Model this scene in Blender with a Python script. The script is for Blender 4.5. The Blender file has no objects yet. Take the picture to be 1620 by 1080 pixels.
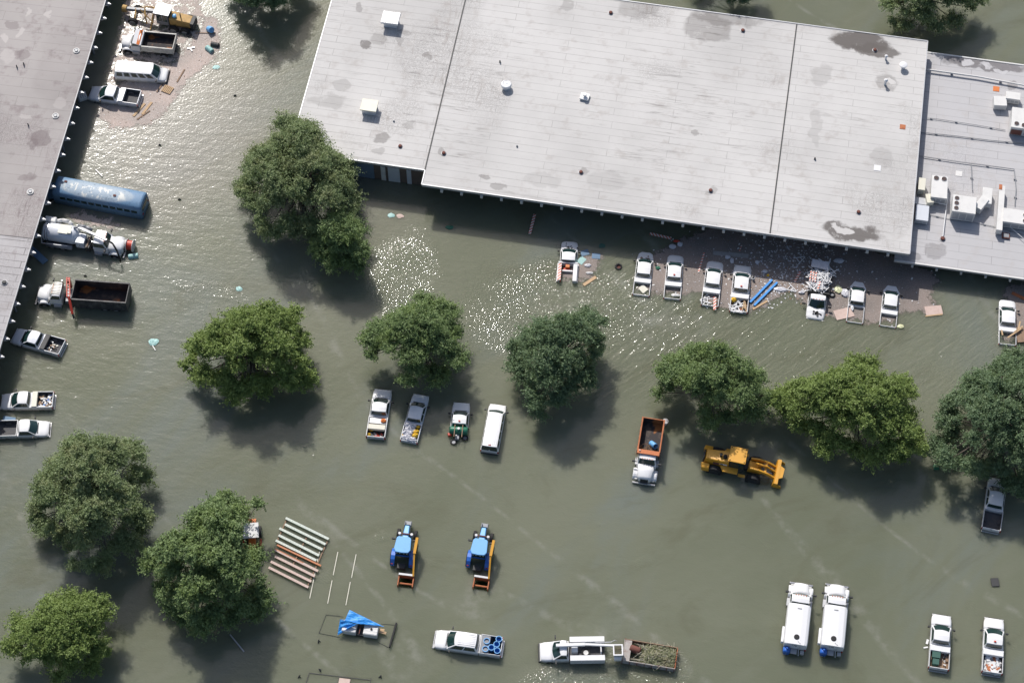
import bpy, math, random
import numpy as np
from mathutils import Vector, Matrix
SC = bpy.context.scene
R = math.radians
rnd = random.Random(7)

# ------------------------------------------------------------ camera, light
F_PX = 3150.0; TILT = math.atan(3150/5351.0); HC = 181.0
CAM = Vector((0, -HC*math.tan(TILT), HC))
cd = bpy.data.cameras.new('camera'); cam = bpy.data.objects.new('camera', cd)
SC.collection.objects.link(cam); SC.camera = cam
cam.location = CAM; cam.rotation_euler = (TILT, 0, 0)
cd.lens = 70.0; cd.sensor_width = 36; cd.clip_start = 1; cd.clip_end = 2500
SX, SY = 0.31, 0.97                       # shadow reach per metre of height, right and towards the viewer
SUN_EL = math.atan(1/math.hypot(SX, SY))
w = bpy.data.worlds.new('World'); SC.world = w; w.use_nodes = True
nt = w.node_tree; bg = nt.nodes['Background']
sky = nt.nodes.new('ShaderNodeTexSky'); sky.sky_type = 'NISHITA'; sky.sun_disc = False
sky.sun_elevation = SUN_EL; sky.sun_rotation = math.atan2(-SX, SY)
sky.air_density = 1.0; sky.dust_density = 2.5; sky.ozone_density = 1.0
nt.links.new(sky.outputs[0], bg.inputs[0]); bg.inputs[1].default_value = 0.100
sd = bpy.data.lights.new('sun', 'SUN'); sun = bpy.data.objects.new('sun', sd)
SC.collection.objects.link(sun); sd.energy = 4.0; sd.angle = R(0.53); sd.color = (1, .955, .90)
sun.rotation_euler = Vector((-SX, SY, 1)).to_track_quat('Z', 'Y').to_euler()
SC.view_settings.view_transform = 'Standard'; SC.view_settings.look = 'None'
SC.view_settings.exposure = 0.12; SC.view_settings.gamma = 1
SC.cycles.max_bounces = 6; SC.cycles.sample_clamp_indirect = 6

def P(px, py, z=0.0):
    """point at height z that stands under photograph pixel (px, py)"""
    x = (px-810)/F_PX; y = (540-py)/F_PX
    d = Vector((x, y*math.cos(TILT)+math.sin(TILT), y*math.sin(TILT)-math.cos(TILT)))
    return CAM + d*((z-CAM.z)/d.z)

# ------------------------------------------------------------ node helpers
class NT:
    def __init__(s, name):
        s.m = bpy.data.materials.new(name); s.m.use_nodes = True
        s.t = s.m.node_tree; s.b = s.t.nodes['Principled BSDF']; s._o = None
    def n(s, typ, **kw):
        nd = s.t.nodes.new('ShaderNode'+typ)
        for k, v in kw.items(): setattr(nd, k, v)
        return nd
    def put(s, sock, v):
        if isinstance(v, bpy.types.NodeSocket): s.t.links.new(v, sock)
        elif v is not None:
            if isinstance(v, (tuple, list)) and len(v) == 3 and sock.type == 'RGBA': v = (*v, 1)
            sock.default_value = v
    def obj(s):
        if s._o is None: s._o = s.n('TexCoord').outputs['Object']
        return s._o
    def math(s, op, a, b=None, c=None, clamp=False):
        nd = s.n('Math', operation=op, use_clamp=clamp)
        s.put(nd.inputs[0], a); s.put(nd.inputs[1], b)
        if c is not None: s.put(nd.inputs[2], c)
        return nd.outputs[0]
    def map(s, loc=(0,0,0), rot=(0,0,0), sc=(1,1,1), vec=None):
        if tuple(rot) != (0,0,0) and tuple(sc) != (1,1,1): vec = s.map(rot=rot, vec=vec); rot = (0,0,0)
        nd = s.n('Mapping'); s.put(nd.inputs[0], vec or s.obj())
        nd.inputs[1].default_value = loc; nd.inputs[2].default_value = rot; nd.inputs[3].default_value = sc
        return nd.outputs[0]
    def noise(s, scale, vec=None, detail=4, rough=.55, dist=0, col=False):
        nd = s.n('TexNoise'); s.put(nd.inputs['Vector'], vec or s.obj())
        nd.inputs['Scale'].default_value = scale; nd.inputs['Detail'].default_value = detail
        nd.inputs['Roughness'].default_value = rough; nd.inputs['Distortion'].default_value = dist
        return nd.outputs[1] if col else nd.outputs[0]
    def step(s, v, a, b, lo=0.0, hi=1.0):
        nd = s.n('MapRange', interpolation_type='SMOOTHSTEP'); s.put(nd.inputs[0], v)
        for i, q in zip((1, 2, 3, 4), (a, b, lo, hi)): nd.inputs[i].default_value = q
        return nd.outputs[0]
    def mix(s, f, a, b, mode='MIX'):
        nd = s.n('Mix', data_type='RGBA', blend_type=mode); s.put(nd.inputs[0], f)
        s.put(nd.inputs[6], a); s.put(nd.inputs[7], b); return nd.outputs[2]
    def blot(s, x, y, rx, ry, warp, rot=0.0, soft=.25):
        """mask of one irregular patch"""
        m = s.map(sc=(1/rx, 1/ry, 0), loc=(-x/rx, -y/ry, 0), vec=warp) if rot == 0 else \
            s.map(sc=(1/rx, 1/ry, 0), vec=s.map(rot=(0, 0, -rot), vec=s.map(loc=(-x, -y, 0), vec=warp)))
        nd = s.n('VectorMath', operation='LENGTH'); s.put(nd.inputs[0], m)
        return s.step(nd.outputs['Value'], 1-soft, 1+soft, 1.0, 0.0)
    def warp(s, scale, amt, detail=4):
        c = s.noise(scale, detail=detail, col=True)
        a = s.n('VectorMath', operation='SUBTRACT'); s.put(a.inputs[0], c); a.inputs[1].default_value = (.5, .5, .5)
        b = s.n('VectorMath', operation='SCALE'); s.put(b.inputs[0], a.outputs[0]); b.inputs['Scale'].default_value = amt*2
        d = s.n('VectorMath', operation='ADD'); s.put(d.inputs[0], b.outputs[0]); s.put(d.inputs[1], s.obj())
        return d.outputs[0]
    def bump(s, h, dist=1.0, strength=1.0):
        nd = s.n('Bump'); s.put(nd.inputs['Height'], h); nd.inputs['Distance'].default_value = dist
        nd.inputs['Strength'].default_value = strength; s.put(s.b.inputs['Normal'], nd.outputs[0])

def paint(name, col, rough=.35, metal=0.0, dirt=.12, spec=.5, dscale=1.2, dirtcol=None, coat=0.0):
    t = NT(name); v = t.noise(dscale, detail=5)
    g = t.noise(dscale*9, detail=3)
    k = t.math('MULTIPLY', t.step(v, .40, .75), t.step(g, .25, .75), clamp=True)
    dc = dirtcol or tuple(c*.45+.02 for c in col)
    t.put(t.b.inputs['Base Color'], t.mix(t.math('MULTIPLY', k, dirt*4 if dirt < .25 else 1.0), col, dc))
    t.b.inputs['Roughness'].default_value = rough; t.b.inputs['Metallic'].default_value = metal
    t.b.inputs['Specular IOR Level'].default_value = spec; t.b.inputs['Coat Weight'].default_value = coat
    return t.m

M = {}
M['white'] = paint('white_paint', (.74, .745, .755), .3, dirt=.05, dirtcol=(.50,.49,.46), coat=.4)
M['offwhite'] = paint('off_white_paint', (.66, .655, .64), .5, dirt=.1)
M['cream'] = paint('cream_paint', (.66, .64, .54), .5, dirt=.08)
M['silver'] = paint('silver_paint', (.62, .65, .70), .3, .1, dirt=.05, coat=.4)
M['grey'] = paint('grey_metal', (.25, .26, .28), .5, .2)
M['lgrey'] = paint('light_grey_metal', (.45, .46, .48), .45, .3)
M['dark'] = paint('dark_metal', (.035, .036, .038), .6)
M['liner'] = paint('bed_liner', (.06, .062, .07), .7, dirt=.2, dirtcol=(.12,.10,.085), dscale=2.5)
M['black'] = paint('black_rubber', (.018, .018, .019), .8, dirt=.05)
M['glass'] = paint('vehicle_glass', (.012, .035, .034), .06, dirt=0, spec=.8)
M['chrome'] = paint('bright_metal', (.6, .6, .6), .25, .9, dirt=.03)
M['redlens'] = paint('red_lens', (.35, .015, .01), .25, dirt=0)
M['lamp'] = paint('headlight_lens', (.6, .6, .58), .1, dirt=0)
M['orange'] = paint('orange_paint', (.62, .17, .03), .5, dirt=.1)
M['rust'] = paint('rusty_orange_paint', (.45, .15, .06), .75, dirt=.2, dirtcol=(.14,.05,.03), dscale=2)
M['red'] = paint('red_paint', (.50, .05, .025), .45, dirt=.1)
M['yellow'] = paint('yellow_paint', (.68, .34, .035), .4, dirt=.08, dirtcol=(.42,.20,.03))
M['oldyellow'] = paint('faded_yellow_paint', (.50, .31, .10), .65, dirt=.22, dirtcol=(.16,.10,.05), dscale=2)
M['byellow'] = paint('bright_yellow_plastic', (.72, .44, .02), .5, dirt=.03)
M['blue'] = paint('blue_paint', (.035, .15, .55), .35, dirt=.04)
M['lblue'] = paint('light_blue_paint', (.16, .42, .75), .4, dirt=.05)
M['tarp'] = paint('blue_tarp', (.03, .28, .72), .5, dirt=.05)
M['pblue'] = paint('blue_plastic', (.02, .17, .50), .45, dirt=.05)
M['steelblue'] = paint('faded_blue_steel', (.10, .19, .30), .6, dirt=.15)
M['teal'] = paint('teal_plastic', (.30, .52, .50), .5, dirt=.1)
M['green'] = paint('green_plastic', (.02, .15, .09), .45, dirt=.06)
M['dgreen'] = paint('dark_green_plastic', (.03, .10, .08), .6)
M['pine'] = paint('raw_timber', (.52, .36, .21), .8, dirt=.15, dscale=4)
M['oldwood'] = paint('weathered_timber', (.27, .18, .12), .85, dirt=.2, dscale=3)
M['lime'] = paint('pale_limewashed_steel', (.56, .61, .55), .6, dirt=.12, dirtcol=(.22,.24,.2), dscale=3)
M['pink'] = paint('faded_pink_steel', (.55, .42, .37), .6, dirt=.12, dirtcol=(.3,.15,.1), dscale=3)
M['obeam'] = paint('orange_steel', (.50, .17, .06), .6, dirt=.12, dscale=3)
M['bag'] = paint('pale_plastic_bag', (.60, .60, .64), .4, dirt=.2, dirtcol=(.3,.3,.34), dscale=8)
M['ybag'] = paint('pale_yellow_plastic_bag', (.62, .62, .40), .4, dirt=.2, dirtcol=(.4,.5,.12), dscale=8)
M['rusted'] = paint('brown_rust', (.16, .06, .045), .85, dirt=.2)
M['concrete'] = paint('grey_concrete', (.33, .32, .31), .85, dirt=.2)
M['brick'] = paint('brown_brick', (.16, .12, .10), .85, dirt=.2)
M['wallblue'] = paint('blue_grey_siding', (.16, .22, .30), .6)
M['bark'] = paint('tree_bark', (.085, .07, .055), .9, dirt=.2, dscale=5)
M['canvas'] = paint('white_canvas', (.7, .7, .7), .6, dirt=.2, dirtcol=(.2,.22,.2), dscale=3)

def muddy(name, col):
    t = NT(name); sp = t.n('SeparateXYZ'); t.put(sp.inputs[0], t.obj()); n = t.noise(2.2, detail=6, rough=.7)
    z = t.math('ADD', sp.outputs[2], t.math('MULTIPLY', t.math('SUBTRACT', n, .5), .5))
    c = t.mix(t.step(n, .55, .8, 0, .30), col, tuple(x*.6 for x in col))
    c = t.mix(t.step(z, .72, 1.12, .75, 0), c, (.27,.24,.18)); c = t.mix(t.step(t.noise(14, detail=3), .66, .74, 0, .35), c, (.25,.22,.17))
    t.put(t.b.inputs['Base Color'], c); t.b.inputs['Roughness'].default_value = .34; t.b.inputs['Coat Weight'].default_value = .25; return t.m
CLEAN = M['white']; M['clean'] = CLEAN; MUD_W = muddy('mud_marked_white_paint', (.76,.765,.775)); MUD_S = muddy('mud_marked_silver_paint', (.68,.71,.76))
def stripe_mat():
    t = NT('white_orange_stripes'); sp = t.n('SeparateXYZ'); t.put(sp.inputs[0], t.obj())
    a = t.math('ADD', sp.outputs[0], t.math('MULTIPLY', sp.outputs[1], 1.0))
    f = t.math('FRACT', t.math('MULTIPLY', a, 2.6))
    t.put(t.b.inputs['Base Color'], t.mix(t.math('GREATER_THAN', f, .55), (.68,.66,.63), (.62,.10,.035)))
    t.b.inputs['Roughness'].default_value = .5; return t.m
M['stripe'] = stripe_mat()

def bus_roof():
    t = NT('peeling_bus_roof'); wv = t.warp(1.0, .5)
    a = t.blot(-.3, 0, 4.3, 1.15, t.warp(1.5, .12), soft=.08)
    n = t.noise(1.1, t.map(sc=(1, .7, 1)), 6, .7)
    peel = t.math('MULTIPLY', t.step(n, .52, .56), t.blot(-.3, .15, 3.6, .75, wv, soft=.2))
    c = t.mix(a, (.13, .24, .38), (.27, .35, .43)); c = t.mix(peel, c, (.62, .63, .60))
    c = t.mix(t.step(t.noise(5), .55, .8), c, (.16,.2,.25), 'MULTIPLY')
    t.put(t.b.inputs['Base Color'], c); t.b.inputs['Roughness'].default_value = .55; return t.m
M['busroof'] = bus_roof()

# ------------------------------------------------------------ mesh builder
class MB:
    def __init__(s): s.v = []; s.f = []
    def add(s, vs, fs, mt=None):
        k = len(s.v); s.v += [tuple(mt @ Vector(p)) if mt else tuple(p) for p in vs]
        s.f += [tuple(i+k for i in f) for f in fs]; return s
    def box(s, x0, x1, y0, y1, z0, z1, mt=None):
        return s.hexa([(x0,y0,z0),(x1,y0,z0),(x1,y1,z0),(x0,y1,z0),(x0,y0,z1),(x1,y0,z1),(x1,y1,z1),(x0,y1,z1)], mt)
    def cbox(s, c, d, rz=0, mt=None):
        m = Matrix.Translation(c) @ Matrix.Rotation(rz, 4, 'Z')
        if mt: m = mt @ m
        return s.box(-d[0]/2, d[0]/2, -d[1]/2, d[1]/2, -d[2]/2, d[2]/2, m)
    def hexa(s, p, mt=None):
        return s.add(p, [(3,2,1,0),(4,5,6,7),(0,1,5,4),(1,2,6,5),(2,3,7,6),(3,0,4,7)], mt)
    def tube(s, a, b, r, n=8, r2=None, cap=True):
        a = Vector(a); b = Vector(b); d = (b-a)
        if d.length < 1e-6: return s
        q = d.to_track_quat('Z', 'Y').to_matrix(); r2 = r if r2 is None else r2
        vs = []
        for c, rr in ((a, r), (b, r2)):
            for i in range(n):
                t = 2*math.pi*i/n; vs.append(c + q @ Vector((math.cos(t)*rr, math.sin(t)*rr, 0)))
        fs = [(i, (i+1) % n, n+(i+1) % n, n+i) for i in range(n)]
        if cap: fs += [tuple(range(n))[::-1], tuple(range(n, 2*n))]
        return s.add(vs, fs)
    def path(s, pts, r, n=7):
        for a, b in zip(pts, pts[1:]): s.tube(a, b, r, n)
        return s
    def beam(s, a, b, w, h):
        """square bar between two points"""
        a = Vector(a); b = Vector(b); d = (b-a).normalized()
        side = d.cross(Vector((0,0,1)))
        if side.length < 1e-3: side = Vector((1,0,0))
        side.normalize(); up = side.cross(d)
        q = []
        for c in (a, b):
            for u, v_ in ((-1,-1),(1,-1),(1,1),(-1,1)): q.append(c+side*u*w/2+up*v_*h/2)
        return s.add(q, [(0,1,2,3),(7,6,5,4),(0,4,5,1),(1,5,6,2),(2,6,7,3),(3,7,4,0)])
    def lathe(s, prof, n=16, mt=None, cap=True):
        vs = []; fs = []
        for r, z in prof:
            for i in range(n):
                t = 2*math.pi*i/n; vs.append((r*math.cos(t), r*math.sin(t), z))
        for j in range(len(prof)-1):
            for i in range(n):
                a = j*n+i; b = j*n+(i+1) % n; fs.append((a, b, b+n, a+n))
        if cap: fs += [tuple(range(n))[::-1], tuple(range((len(prof)-1)*n, len(prof)*n))]
        return s.add(vs, fs, mt)
    def loft(s, secs, cap=True, closed=True):
        n = len(secs[0]); vs = [p for q in secs for p in q]; fs = []
        for j in range(len(secs)-1):
            for i in range(n if closed else n-1):
                a = j*n+i; b = j*n+(i+1) % n; fs.append((a, b, b+n, a+n))
        if cap: fs += [tuple(range(n))[::-1], tuple(range((len(secs)-1)*n, len(secs)*n))]
        return s.add(vs, fs)
    def prism(s, poly, z0, z1, mt=None):
        n = len(poly); vs = [(x, y, z0) for x, y in poly]+[(x, y, z1) for x, y in poly]
        fs = [tuple(range(n))[::-1], tuple(range(n, 2*n))]+[(i, (i+1) % n, n+(i+1) % n, n+i) for i in range(n)]
        return s.add(vs, fs, mt)
    def sphere(s, c, r, n=10, m=6, sq=(1,1,1), jit=0):
        vs = []; fs = []
        for j in range(m+1):
            p = math.pi*j/m
            for i in range(n):
                t = 2*math.pi*i/n; k = r*(1+rnd.uniform(-jit, jit))
                vs.append((c[0]+k*sq[0]*math.sin(p)*math.cos(t), c[1]+k*sq[1]*math.sin(p)*math.sin(t), c[2]+k*sq[2]*math.cos(p)))
        for j in range(m):
            for i in range(n): fs.append((j*n+i, (j+1)*n+i, (j+1)*n+(i+1) % n, j*n+(i+1) % n))
        return s.add(vs, fs)
    def build(s, name, mat, parent=None, bevel=0, smooth=False):
        me = bpy.data.meshes.new(name); me.from_pydata(s.v, [], s.f); me.update()
        import bmesh
        bm = bmesh.new(); bm.from_mesh(me); bmesh.ops.recalc_face_normals(bm, faces=bm.faces); bm.to_mesh(me); bm.free()
        me.materials.append(M[mat] if isinstance(mat, str) else mat)
        if smooth:
            me.polygons.foreach_set('use_smooth', [True]*len(me.polygons))
        o = bpy.data.objects.new(name, me); SC.collection.objects.link(o)
        if parent: o.parent = parent
        if bevel:
            b = o.modifiers.new('bevel', 'BEVEL'); b.width = bevel; b.segments = 2; b.limit_method = 'ANGLE'; b.angle_limit = R(35)
        return o

def empty(name, label, cat, loc=(0,0,0), rz=0, group=None, rot=None, sc=1.0):
    o = bpy.data.objects.new(name, None); SC.collection.objects.link(o)
    o.location = loc; o.rotation_euler = rot or (0, 0, rz); o.scale = (sc, sc, sc); o.empty_display_size = .2
    return tag(o, label, cat, group)
def tag(o, label, cat, group=None):
    o['label'] = label; o['category'] = cat
    if group: o['group'] = group
    return o
def struct(o, kind='structure'): o['kind'] = kind; return o
def thing(mb, name, mat, label, cat, loc=(0,0,0), rz=0, group=None, rot=None, **kw):
    o = mb.build(name, mat, None, **kw); o.location = loc; o.rotation_euler = rot or (0, 0, rz)
    return tag(o, label, cat, group)
def part(mb, name, mat, parent, **kw): return mb.build(name, mat, parent, **kw)
def copy_tree(o, parent=None):
    c = o.copy(); SC.collection.objects.link(c); c.parent = parent
    for ch in list(o.children): copy_tree(ch, c)
    return c

# ------------------------------------------------------------ water and ground
def water_mat():
    t = NT('flood_water'); wp = t.warp(.05, 6)
    big = t.noise(.035, detail=5, rough=.6, dist=.6)
    sw = t.noise(.12, t.map(rot=(0,0,R(-35)), sc=(.35, 1, 1)), 6, .6, 1.5)
    col = t.mix(t.step(big, .35, .68), (.128, .140, .094), (.158, .168, .118))
    col = t.mix(t.step(sw, .45, .75, 0, .5), col, (.160, .168, .125))
    # thin drifting foam lines
    ln = t.noise(.045, t.map(rot=(0,0,R(48)), sc=(.22, .9, 1), loc=(13, 7, 0)), 2, .5, .35)
    edge = t.step(t.math('ABSOLUTE', t.math('SUBTRACT', ln, .5)), .0, .012, .36, 0)
    edge = t.math('MULTIPLY', edge, t.step(t.noise(.6, detail=5), .4, .7))
    col = t.mix(edge, col, (.30, .30, .27))
    sheen = t.noise(.05, t.map(rot=(0,0,R(40)), sc=(1, .35, 1), loc=(3,17,0)), 6, .62, 1.0)
    col = t.mix(t.step(sheen, .46, .68, 0, .65), col, (.145, .170, .158))  # blue-grey sky sheen painted into the water's base colour
    col = t.mix(t.step(t.noise(.11, t.map(rot=(0,0,R(-20)), sc=(.5, 1, 1), loc=(40,7,0)), 6, .65, 1.5), .5, .72, 0, .5), col, (.105, .108, .066))
    def reg(px, py, rx, ry, rot=0, soft=.5):
        p = P(px, py); return t.blot(p.x, p.y, rx, ry, wp, rot, soft)
    silt = t.math('MAXIMUM', reg(260, 190, 11, 13), t.math('MULTIPLY', reg(560, 330, 9, 5), .35))
    col = t.mix(t.math('MULTIPLY', silt, .55), col, (.22, .205, .18))
    t.put(t.b.inputs['Base Color'], col)
    # ripples: long wind ripples at upper left, slanting ones at the right, small chop everywhere
    ra = t.noise(1.0, t.map(rot=(0,0,R(10)), sc=(.30, 1.05, 1)), 3, .5, .5)
    rb = t.noise(1.0, t.map(rot=(0,0,R(-38)), sc=(.55, 2.0, 1)), 3, .55, .4)
    rc = t.noise(1.0, t.map(rot=(0,0,R(5)), sc=(.9, 1.8, 1)), 4, .55, .3)
    fine = t.noise(6.6, t.map(rot=(0,0,R(20)), sc=(.6, 1, 1)), 2, .5, .2)
    mL = t.math('MAXIMUM', reg(260, 220, 20, 27), reg(120, 640, 18, 22))
    mR = t.math('MAXIMUM', reg(1350, 545, 32, 9), reg(1080, 480, 12, 9))
    mG = t.math('MULTIPLY_ADD', reg(190, 40, 24, 22, soft=.6), -.75, 1.0)
    h = t.math('MULTIPLY', t.math('MULTIPLY', t.math('MULTIPLY', ra, .022), mG), t.math('MAXIMUM', mL, .25))
    h = t.math('ADD', h, t.math('MULTIPLY', t.math('MULTIPLY', rb, .085), t.math('MAXIMUM', mR, .07)))
    h = t.math('ADD', h, t.math('MULTIPLY', t.math('MULTIPLY', rc, .017), mG))
    gl = t.math('MAXIMUM', reg(890, 488, 9, 6, soft=.6), reg(650, 455, 3.0, 5.5, soft=.6))
    gl = t.math('MULTIPLY', gl, t.step(t.noise(.45, t.map(rot=(0,0,R(30)), sc=(.5,1,1)), 5, .65), .30, .52, .35, 1.0))
    gl = t.math('MAXIMUM', gl, reg(960, 1062, 8, 2.0, soft=.4))
    gl = t.math('MAXIMUM', gl, t.math('MULTIPLY', reg(345, 462, 5.5, 1.0, R(-20)), .16))
    gl = t.math('MAXIMUM', gl, t.math('MULTIPLY', mR, .15))
    gl = t.math('MAXIMUM', gl, t.math('MULTIPLY', reg(1065, 525, 3.0, 4.5), .35))
    pat = t.math('MULTIPLY', t.step(t.noise(.25, detail=3), .60, .72, 0, .30), t.math('MULTIPLY_ADD', mL, -.8, 1.0))
    gl = t.math('MAXIMUM', gl, pat)
    h = t.math('ADD', h, t.math('MULTIPLY', t.math('MULTIPLY', fine, .105), t.math('MAXIMUM', gl, .07)))
    t.bump(h, 1.0, 1.0)
    t.put(t.b.inputs['Roughness'], t.math('MULTIPLY_ADD', gl, -.07, .13)); t.b.inputs['IOR'].default_value = 1.42
    t.b.subsurface_method = 'BURLEY'; t.b.inputs['Subsurface Weight'].default_value = 1.0
    t.b.inputs['Subsurface Radius'].default_value = (1.0, 1.1, .95); t.b.inputs['Subsurface Scale'].default_value = 1.0
    return t.m
mb = MB()
S_ = 420
mb.add([(-S_,-S_,0),(S_,-S_,0),(S_,S_,0),(-S_,S_,0)], [(0,1,2,3)])
struct(mb.build('water', water_mat()))
g = NT('muddy_asphalt'); g.put(g.b.inputs['Base Color'], g.mix(g.noise(.5), (.06,.055,.045), (.11,.1,.08))); g.b.inputs['Roughness'].default_value = .9
struct(MB().add([(-900,-900,-1.15),(900,-900,-1.15),(900,900,-1.15),(-900,900,-1.15)], [(0,1,2,3)]).build('ground', g.m))
# ------------------------------------------------------------ roofs
def roof_mat(name, base, dark, seams, stains, angle, warm=(.5,.47,.45), dirt=.5, rows=.95, cols=13.0, mort=.012):
    """stains: list of world x, y, rx, ry, amount (negative = pale)"""
    t = NT(name)
    v = t.map(rot=(0, 0, -angle))
    br = t.n('TexBrick'); t.put(br.inputs['Vector'], v)
    br.inputs['Scale'].default_value = 1; br.inputs['Mortar Size'].default_value = mort*2.2
    br.inputs['Mortar Smooth'].default_value = .6; br.inputs['Brick Width'].default_value = cols; br.inputs['Row Height'].default_value = rows
    br.inputs['Color1'].default_value = (1,1,1,1); br.inputs['Color2'].default_value = (.965,.965,.97,1); br.inputs['Mortar'].default_value = (0,0,0,1)
    wear = t.noise(.35, v, 5, .65)
    c = t.mix(t.step(t.noise(.06, v, 5, .6), .35, .7, 0, min(1, dirt*1.5)), base, tuple(x*.80 for x in base))
    c = t.mix(1.0, c, br.outputs[0], 'MULTIPLY') if False else c
    tone = t.n('HueSaturation'); t.put(tone.inputs['Color'], c)
    c = t.mix(t.math('MULTIPLY', t.math('SUBTRACT', 1.0, br.outputs['Fac']), 0.0), c, c)
    # panel tone
    c = t.mix(.3, c, t.mix(1.0, c, br.outputs[0], 'MULTIPLY'))
    seam = t.math('MULTIPLY', br.outputs['Fac'], t.step(wear, .42, .66, .05, seams*.62))
    c = t.mix(seam, c, dark)
    # streaks along and across the sheets
    s1 = t.noise(1.0, t.map(vec=v, sc=(.25, 2.6, 1)), 6, .7, .6)
    s2 = t.noise(1.0, t.map(vec=v, sc=(1.6, .22, 1), loc=(5, 9, 0)), 6, .7, 1.2)
    reg1 = t.step(t.noise(.10, v, 3), .45, .62); reg2 = t.step(t.noise(.085, t.map(vec=v, loc=(31, 4, 0)), 3), .50, .66)
    c = t.mix(t.math('MULTIPLY', t.step(s1, .53, .70, 0, min(1, dirt*.95)), reg1), c, dark)
    c = t.mix(t.math('MULTIPLY', t.step(s2, .52, .68, 0, min(1, dirt*1.4)), reg2), c, warm)
    # curly scuffs and fine grime
    s3 = t.noise(1.6, v, 8, .75, 2.5)
    c = t.mix(t.math('MULTIPLY', t.step(t.math('ABSOLUTE', t.math('SUBTRACT', s3, .5)), 0, .03, min(1, dirt*1.3), 0), reg2), c, dark)
    c = t.mix(t.step(t.noise(9, v, 4, .7), .6, .8, 0, .16), c, dark)
    c = t.mix(t.step(t.noise(.7, t.map(vec=v, loc=(3,3,0)), 4, .6), .52, .75, 0, min(.8, .8*dirt)), c, warm)
    wv = t.warp(.5, 1.3, 6)
    brk = t.noise(.8, t.map(loc=(9,1,0)), 7, .7)
    for (x, y, rx, ry, amt) in stains:
        m = t.blot(x, y, rx, ry, wv, angle, .14)
        m = t.math('MULTIPLY', m, t.step(brk, .30, .44, .35, 1.0))
        tgt = dark if amt > 0 else tuple(min(.8, q*1.2) for q in base)
        c = t.mix(t.math('MULTIPLY', m, abs(amt)), c, tgt)
    t.put(t.b.inputs['Base Color'], c); t.b.inputs['Roughness'].default_value = .75
    t.bump(t.math('MULTIPLY', t.noise(3, detail=4), .01), 1.0, .6)
    return t.m

ZR = 3.6
A = P(667, 292, ZR); B = P(1439, 402, ZR); C = P(1465, 65, ZR)
U = (B-A).normalized(); V = Vector((-U.y, U.x, 0)); LU = (B-A).length; LV = (C-B).dot(V)
ANG = math.atan2(U.y, U.x)
def BP(u, v, z=0.0): return A + U*u + V*v + Vector((0,0,z-ZR))
def bcoord(p): d = p-A; return d.dot(U), d.dot(V)
def rstain(px, py, wpx, hpx, amt, z=ZR):
    p = P(px, py, z); return (p.x, p.y, wpx/14.3/2, hpx/12/2, amt)
uL = bcoord(P(470, 195, ZR))[0]; vL = bcoord(P(620, 262, ZR))[1]
main_st = [rstain(*a) for a in [
    (1360, 66, 95, 34, .95), (1385, 80, 70, 22, .85), (1300, 118, 36, 40, .22), (1345, 368, 95, 28, .9), (1335, 362, 34, 14, -.7), (1400, 130, 36, 26, .4),
    (1405, 128, 18, 8, -.6), (1120, 45, 75, 50, .42), (1150, 30, 110, 26, .42), (1010, 14, 60, 36, .28), (895, 10, 22, 24, .3), (580, 72, 22, 12, .7), (598, 62, 28, 18, .3),
    (645, 50, 26, 12, .35), (632, 62, 12, 18, .3), (677, 90, 16, 14, .4), (520, 160, 60, 26, .25), (540, 135, 26, 20, .25), (605, 220, 26, 18, .5),
    (645, 198, 26, 14, .28), (598, 240, 24, 10, .3), (765, 278, 20, 10, .45), (790, 293, 20, 12, .4), (700, 243, 16, 12, .4), (920, 270, 14, 12, .35),
    (1120, 302, 16, 14, .3), (1104, 210, 12, 10, .4), (1290, 205, 18, 60, .18), (1395, 248, 36, 30, .18), (570, 10, 14, 14, .4), (860, 285, 60, 20, .15), (960, 285, 60, 30, .13)]]
RM = roof_mat('pale_membrane_roof', (.56, .55, .538), (.10, .088, .082), .85, main_st, ANG, (.36,.33,.31), .60)
r_st = [rstain(px, py, a, b, c, 1.9) for px, py, a, b, c in [
    (1560, 103, 130, 22, .8), (1530, 100, 16, 10, -.8), (1560, 104, 24, 9, -.8), (1585, 112, 26, 9, -.8), (1600, 133, 18, 14, .5), (1480, 395, 34, 20, .4), (1440, 405, 40, 14, .4), (1500, 300, 20, 20, .15)]]
RM2 = roof_mat('grey_membrane_roof', (.47, .465, .475), (.13, .12, .125), .9, r_st, ANG, (.38,.34,.31), .36, rows=1.0, cols=7)

b_main = empty('warehouse', 'long flooded warehouse with a big white membrane roof and an open shaded front', 'building', (0,0,0))
T_ = .38
def slab(u0, u1, v0, v1, z1, th=T_):
    m = MB(); a = [BP(u0,v0), BP(u1,v0), BP(u1,v1), BP(u0,v1)]
    m.hexa([(p.x,p.y,z1-th) for p in a]+[(p.x,p.y,z1) for p in a]); return m
roof = part(slab(0, LU, 0, LV, ZR), 'roof', RM, b_main)
roofL = part(slab(uL, -.05, vL, LV, ZR+.02), 'roof', RM, b_main)
# metal edge trim, joints
def strip(p, q, w, z, th=.05):
    m = MB(); m.beam((p.x,p.y,z), (q.x,q.y,z), w, th); return m
for (u0, v0, u1, v1) in ((0,0,LU,0), (LU,0,LU,LV), (0,LV,LU,LV), (uL,vL,-.05,vL), (uL,vL,uL,LV), (0,0,0,vL)):
    part(strip(BP(u0,v0), BP(u1,v1), .11, ZR+.03, .07), 'edge_trim', 'lgrey', roof)
sj = bcoord(P(1218, 370, ZR))[0]
for uu in (-.02, sj):
    part(strip(BP(uu, .1 if uu > 0 else vL), BP(uu, LV-.1), .13, ZR+.03, .05), 'expansion_joint', 'dark', roof)
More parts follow.
